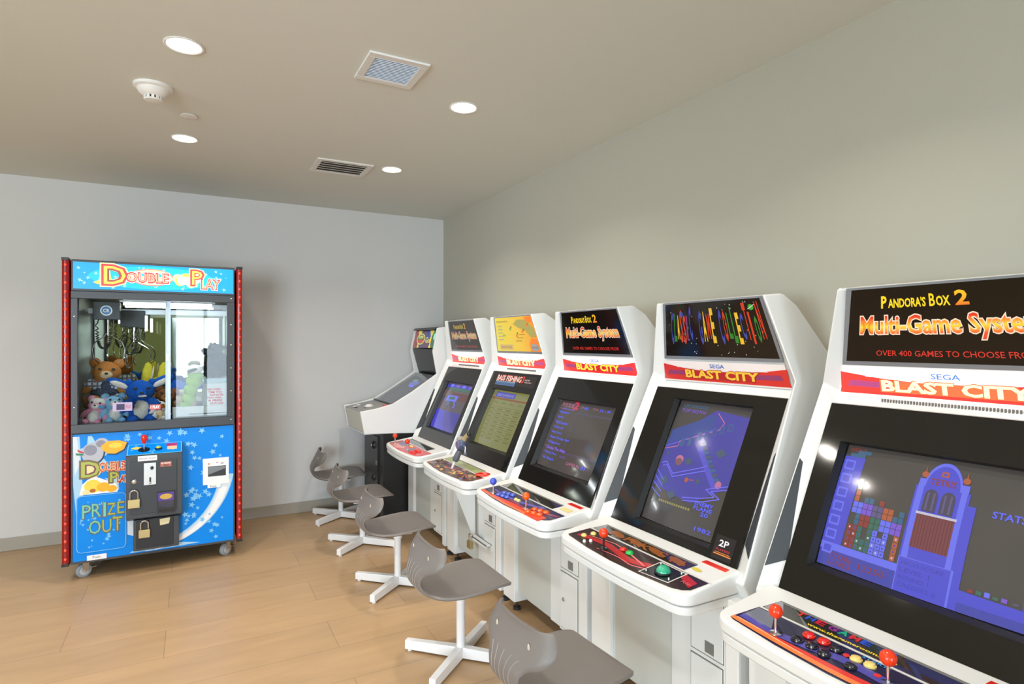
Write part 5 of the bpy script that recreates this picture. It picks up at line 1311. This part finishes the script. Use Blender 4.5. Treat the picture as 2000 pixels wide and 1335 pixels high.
def claw_toys():
    # hidden filler layer the visible toys rest on
    teddy('teddy_bear', 'brown teddy bear in plaid shirt and navy overalls at the left of the claw machine', (-.530, 4.86, 1.085), .185, (0, 4, 6), F_brn, F_crm, None, plaid(), ear=.18)
    teddy('plush_kangaroo', 'bright blue plush animal with white belly and long spread ears', (-.310, 4.74, B0), .185, (0, 0, 8), F_blu, F_blu, F_wht,
          extra=[('ear_long', [((-.62, .02, 1.42), (.46, .10, .15), 25), ((.62, .02, 1.46), (.50, .10, .16), -28)], F_blu), ('ear_lining', [((-.66, -.07, 1.40), (.30, .06, .10), 25), ((.66, -.07, 1.44), (.32, .06, .10), -28)], F_wht), ('smile', [((.02, -.47, .98), (.14, .05, .04))], F_wht)], ear=.12)
    teddy('plush_bear', 'light blue plush bear with white face at the bottom front of the claw machine', (-.455, 4.70, B0), .125, (-12, 0, 12), F_lbl, F_wht, F_wht)
    teddy('plush_rabbit', 'pink plush rabbit with white head lying in the lower left corner of the claw machine', (-.575, 4.70, B0), .115, (-10, 10, -10), F_pnk, F_wht, F_wht, extra=[('hat', [((0, -.02, 1.30), (.44, .38, .26))], F_wht), ('ribbon', [((.3, -.36, 1.05), (.16, .06, .10))], mat('ribbon_blue', srgb(60, 150, 200), .6))])
    teddy('plush_puppy', 'small brown plush bear squeezed between plaid teddy and pink rabbit', (-.590, 4.82, B0), .11, (0, 0, 10), F_dbr, F_brn)
    # upside-down yellow toy with its feet in the air
    plush('plush_banana', 'yellow plush toy tipped over with two upright pointed feet behind the blue one', 'plush toy', (-.275, 5.02, B0), .20, (0, 0, 0),
          [('body', [((0, 0, .9), (.62, .4, .40)), ((-.35, 0, .55), (.4, .4, .5)), ((.2, 0, .4), (.5, .4, .45))], F_yel), ('foot', [((-.08, 0, 1.46), (.17, .20, .52), 6)], F_yel), ('foot', [((.42, 0, 1.48), (.16, .20, .50), 4)], F_yel), ('foot_pad', [((.09, -.10, 1.46), (.04, .12, .40), 8), ((.57, -.10, 1.48), (.04, .12, .38), 6)], F_wht), ('leg_band', [((-.20, 0, 1.12), (.2, .22, .12)), ((.36, 0, 1.10), (.22, .22, .10))], F_crm)])
    plush('plush_dog', 'orange plush puppy lying across the pile behind the blue toy ears', 'plush toy', (-.325, 4.93, B0), .16, (0, 0, 0), [('body', [((0, 0, .8), (.60, .4, .42)), ((0, .1, .35), (.6, .4, .45))], F_org), ('head', [((-.1, -.05, 1.28), (.55, .32, .20)), ((.35, -.05, 1.36), (.30, .2, .16))], F_brn), ('nose', [((.05, -.36, 1.30), (.06, .05, .05))], EY)])
    plush('plush_snake', 'deep blue plush toy lying horizontally behind the sliding door rail', 'plush toy', (-.095, 4.98, B0), .16, (0, 0, 0), [('body', [((-.15, 0, 1.35), (.40, .26, .26), -35), ((.2, 0, 1.30), (.55, .26, .25)), ((.75, 0, 1.36), (.50, .22, .20), -8)], F_blu), ('head', [((-.42, -.05, 1.62), (.26, .22, .20), -40)], F_blu), ('belly', [((.3, -.14, 1.12), (.5, .2, .14))], F_wht), ('stand_cushion', [((.2, .05, .6), (.55, .35, .62))], F_crm)])
    teddy('plush_bear', 'brown plush bear slumped to the right of the blue toy', (-.200, 4.84, B0), .140, (-10, 12, 0), F_dbr, F_brn)
    teddy('plush_rabbit', 'cream plush toy lying under the red one-play sticker in the claw machine', (-.215, 4.70, B0), .10, (-30, 20, 10), F_wht, F_brn, F_crm)
    plush('plush_turtle', 'olive green plush toy wedged between the plaid teddy and the blue toy', 'plush toy', (-.415, 4.84, B0), .13, (0, 0, 0), [('shell', [((0, 0, .75), (.45, .4, .6), 30), ((0, .1, .35), (.5, .4, .4))], fur('olive', (110, 96, 40))), ('flower', [((-.15, -.15, 1.30), (.3, .2, .18))], F_wht), ('head', [((.2, -.3, .35), (.3, .25, .25))], fur('olive', (110, 96, 40)))])
    plush('plush_caterpillar', 'fuzzy lime green plush leaning diagonally behind the sliding glass at the right', 'plush toy', (-.01, 4.74, 1.006), .10, (0, 0, 0), [('body', [((-.35, 0, .35), (.42, .38, .42)), ((-.15, 0, .95), (.42, .40, .42)), ((.0, 0, 1.55), (.46, .42, .45)), ((.2, 0, 2.10), (.52, .44, .48)), ((.32, 0, 2.5), (.50, .40, .30))], F_grn), ('head', [((.25, 0, 3.0), (.50, .36, .34))], F_wht), ('mask', [((.12, -.26, 2.95), (.36, .16, .13), -20)], fur('black', (30, 30, 30))), ('foot', [((-.55, -.1, .12), (.36, .3, .16)), ((.0, -.15, .08), (.3, .26, .14))], fur('pale_green', (206, 214, 140))), ('scarf', [((-.6, -.1, .0), (.4, .3, .1))], mat('cerise', srgb(206, 50, 110), .7))])
    plush('plush_monkey', 'dark blue-black plush hanging over the inner box at the right of the claw machine', 'plush toy', (.165, 4.82, 1.24), .105, (0, 0, 0), [('body', [((0, 0, .9), (.75, .5, .95)), ((-.5, 0, .3), (.4, .4, .3))], fur('charcoal', (16, 30, 42))), ('head', [((-.05, -.05, 2.0), (.42, .36, .34)), ((-.55, -.1, 1.75), (.42, .26, .22))], fur('charcoal', (16, 30, 42))), ('ear', [((-.2, 0, 2.3), (.14, .1, .16)), ((.5, 0, 2.1), (.3, .1, .12))], fur('charcoal', (16, 30, 42)))])
claw_toys()
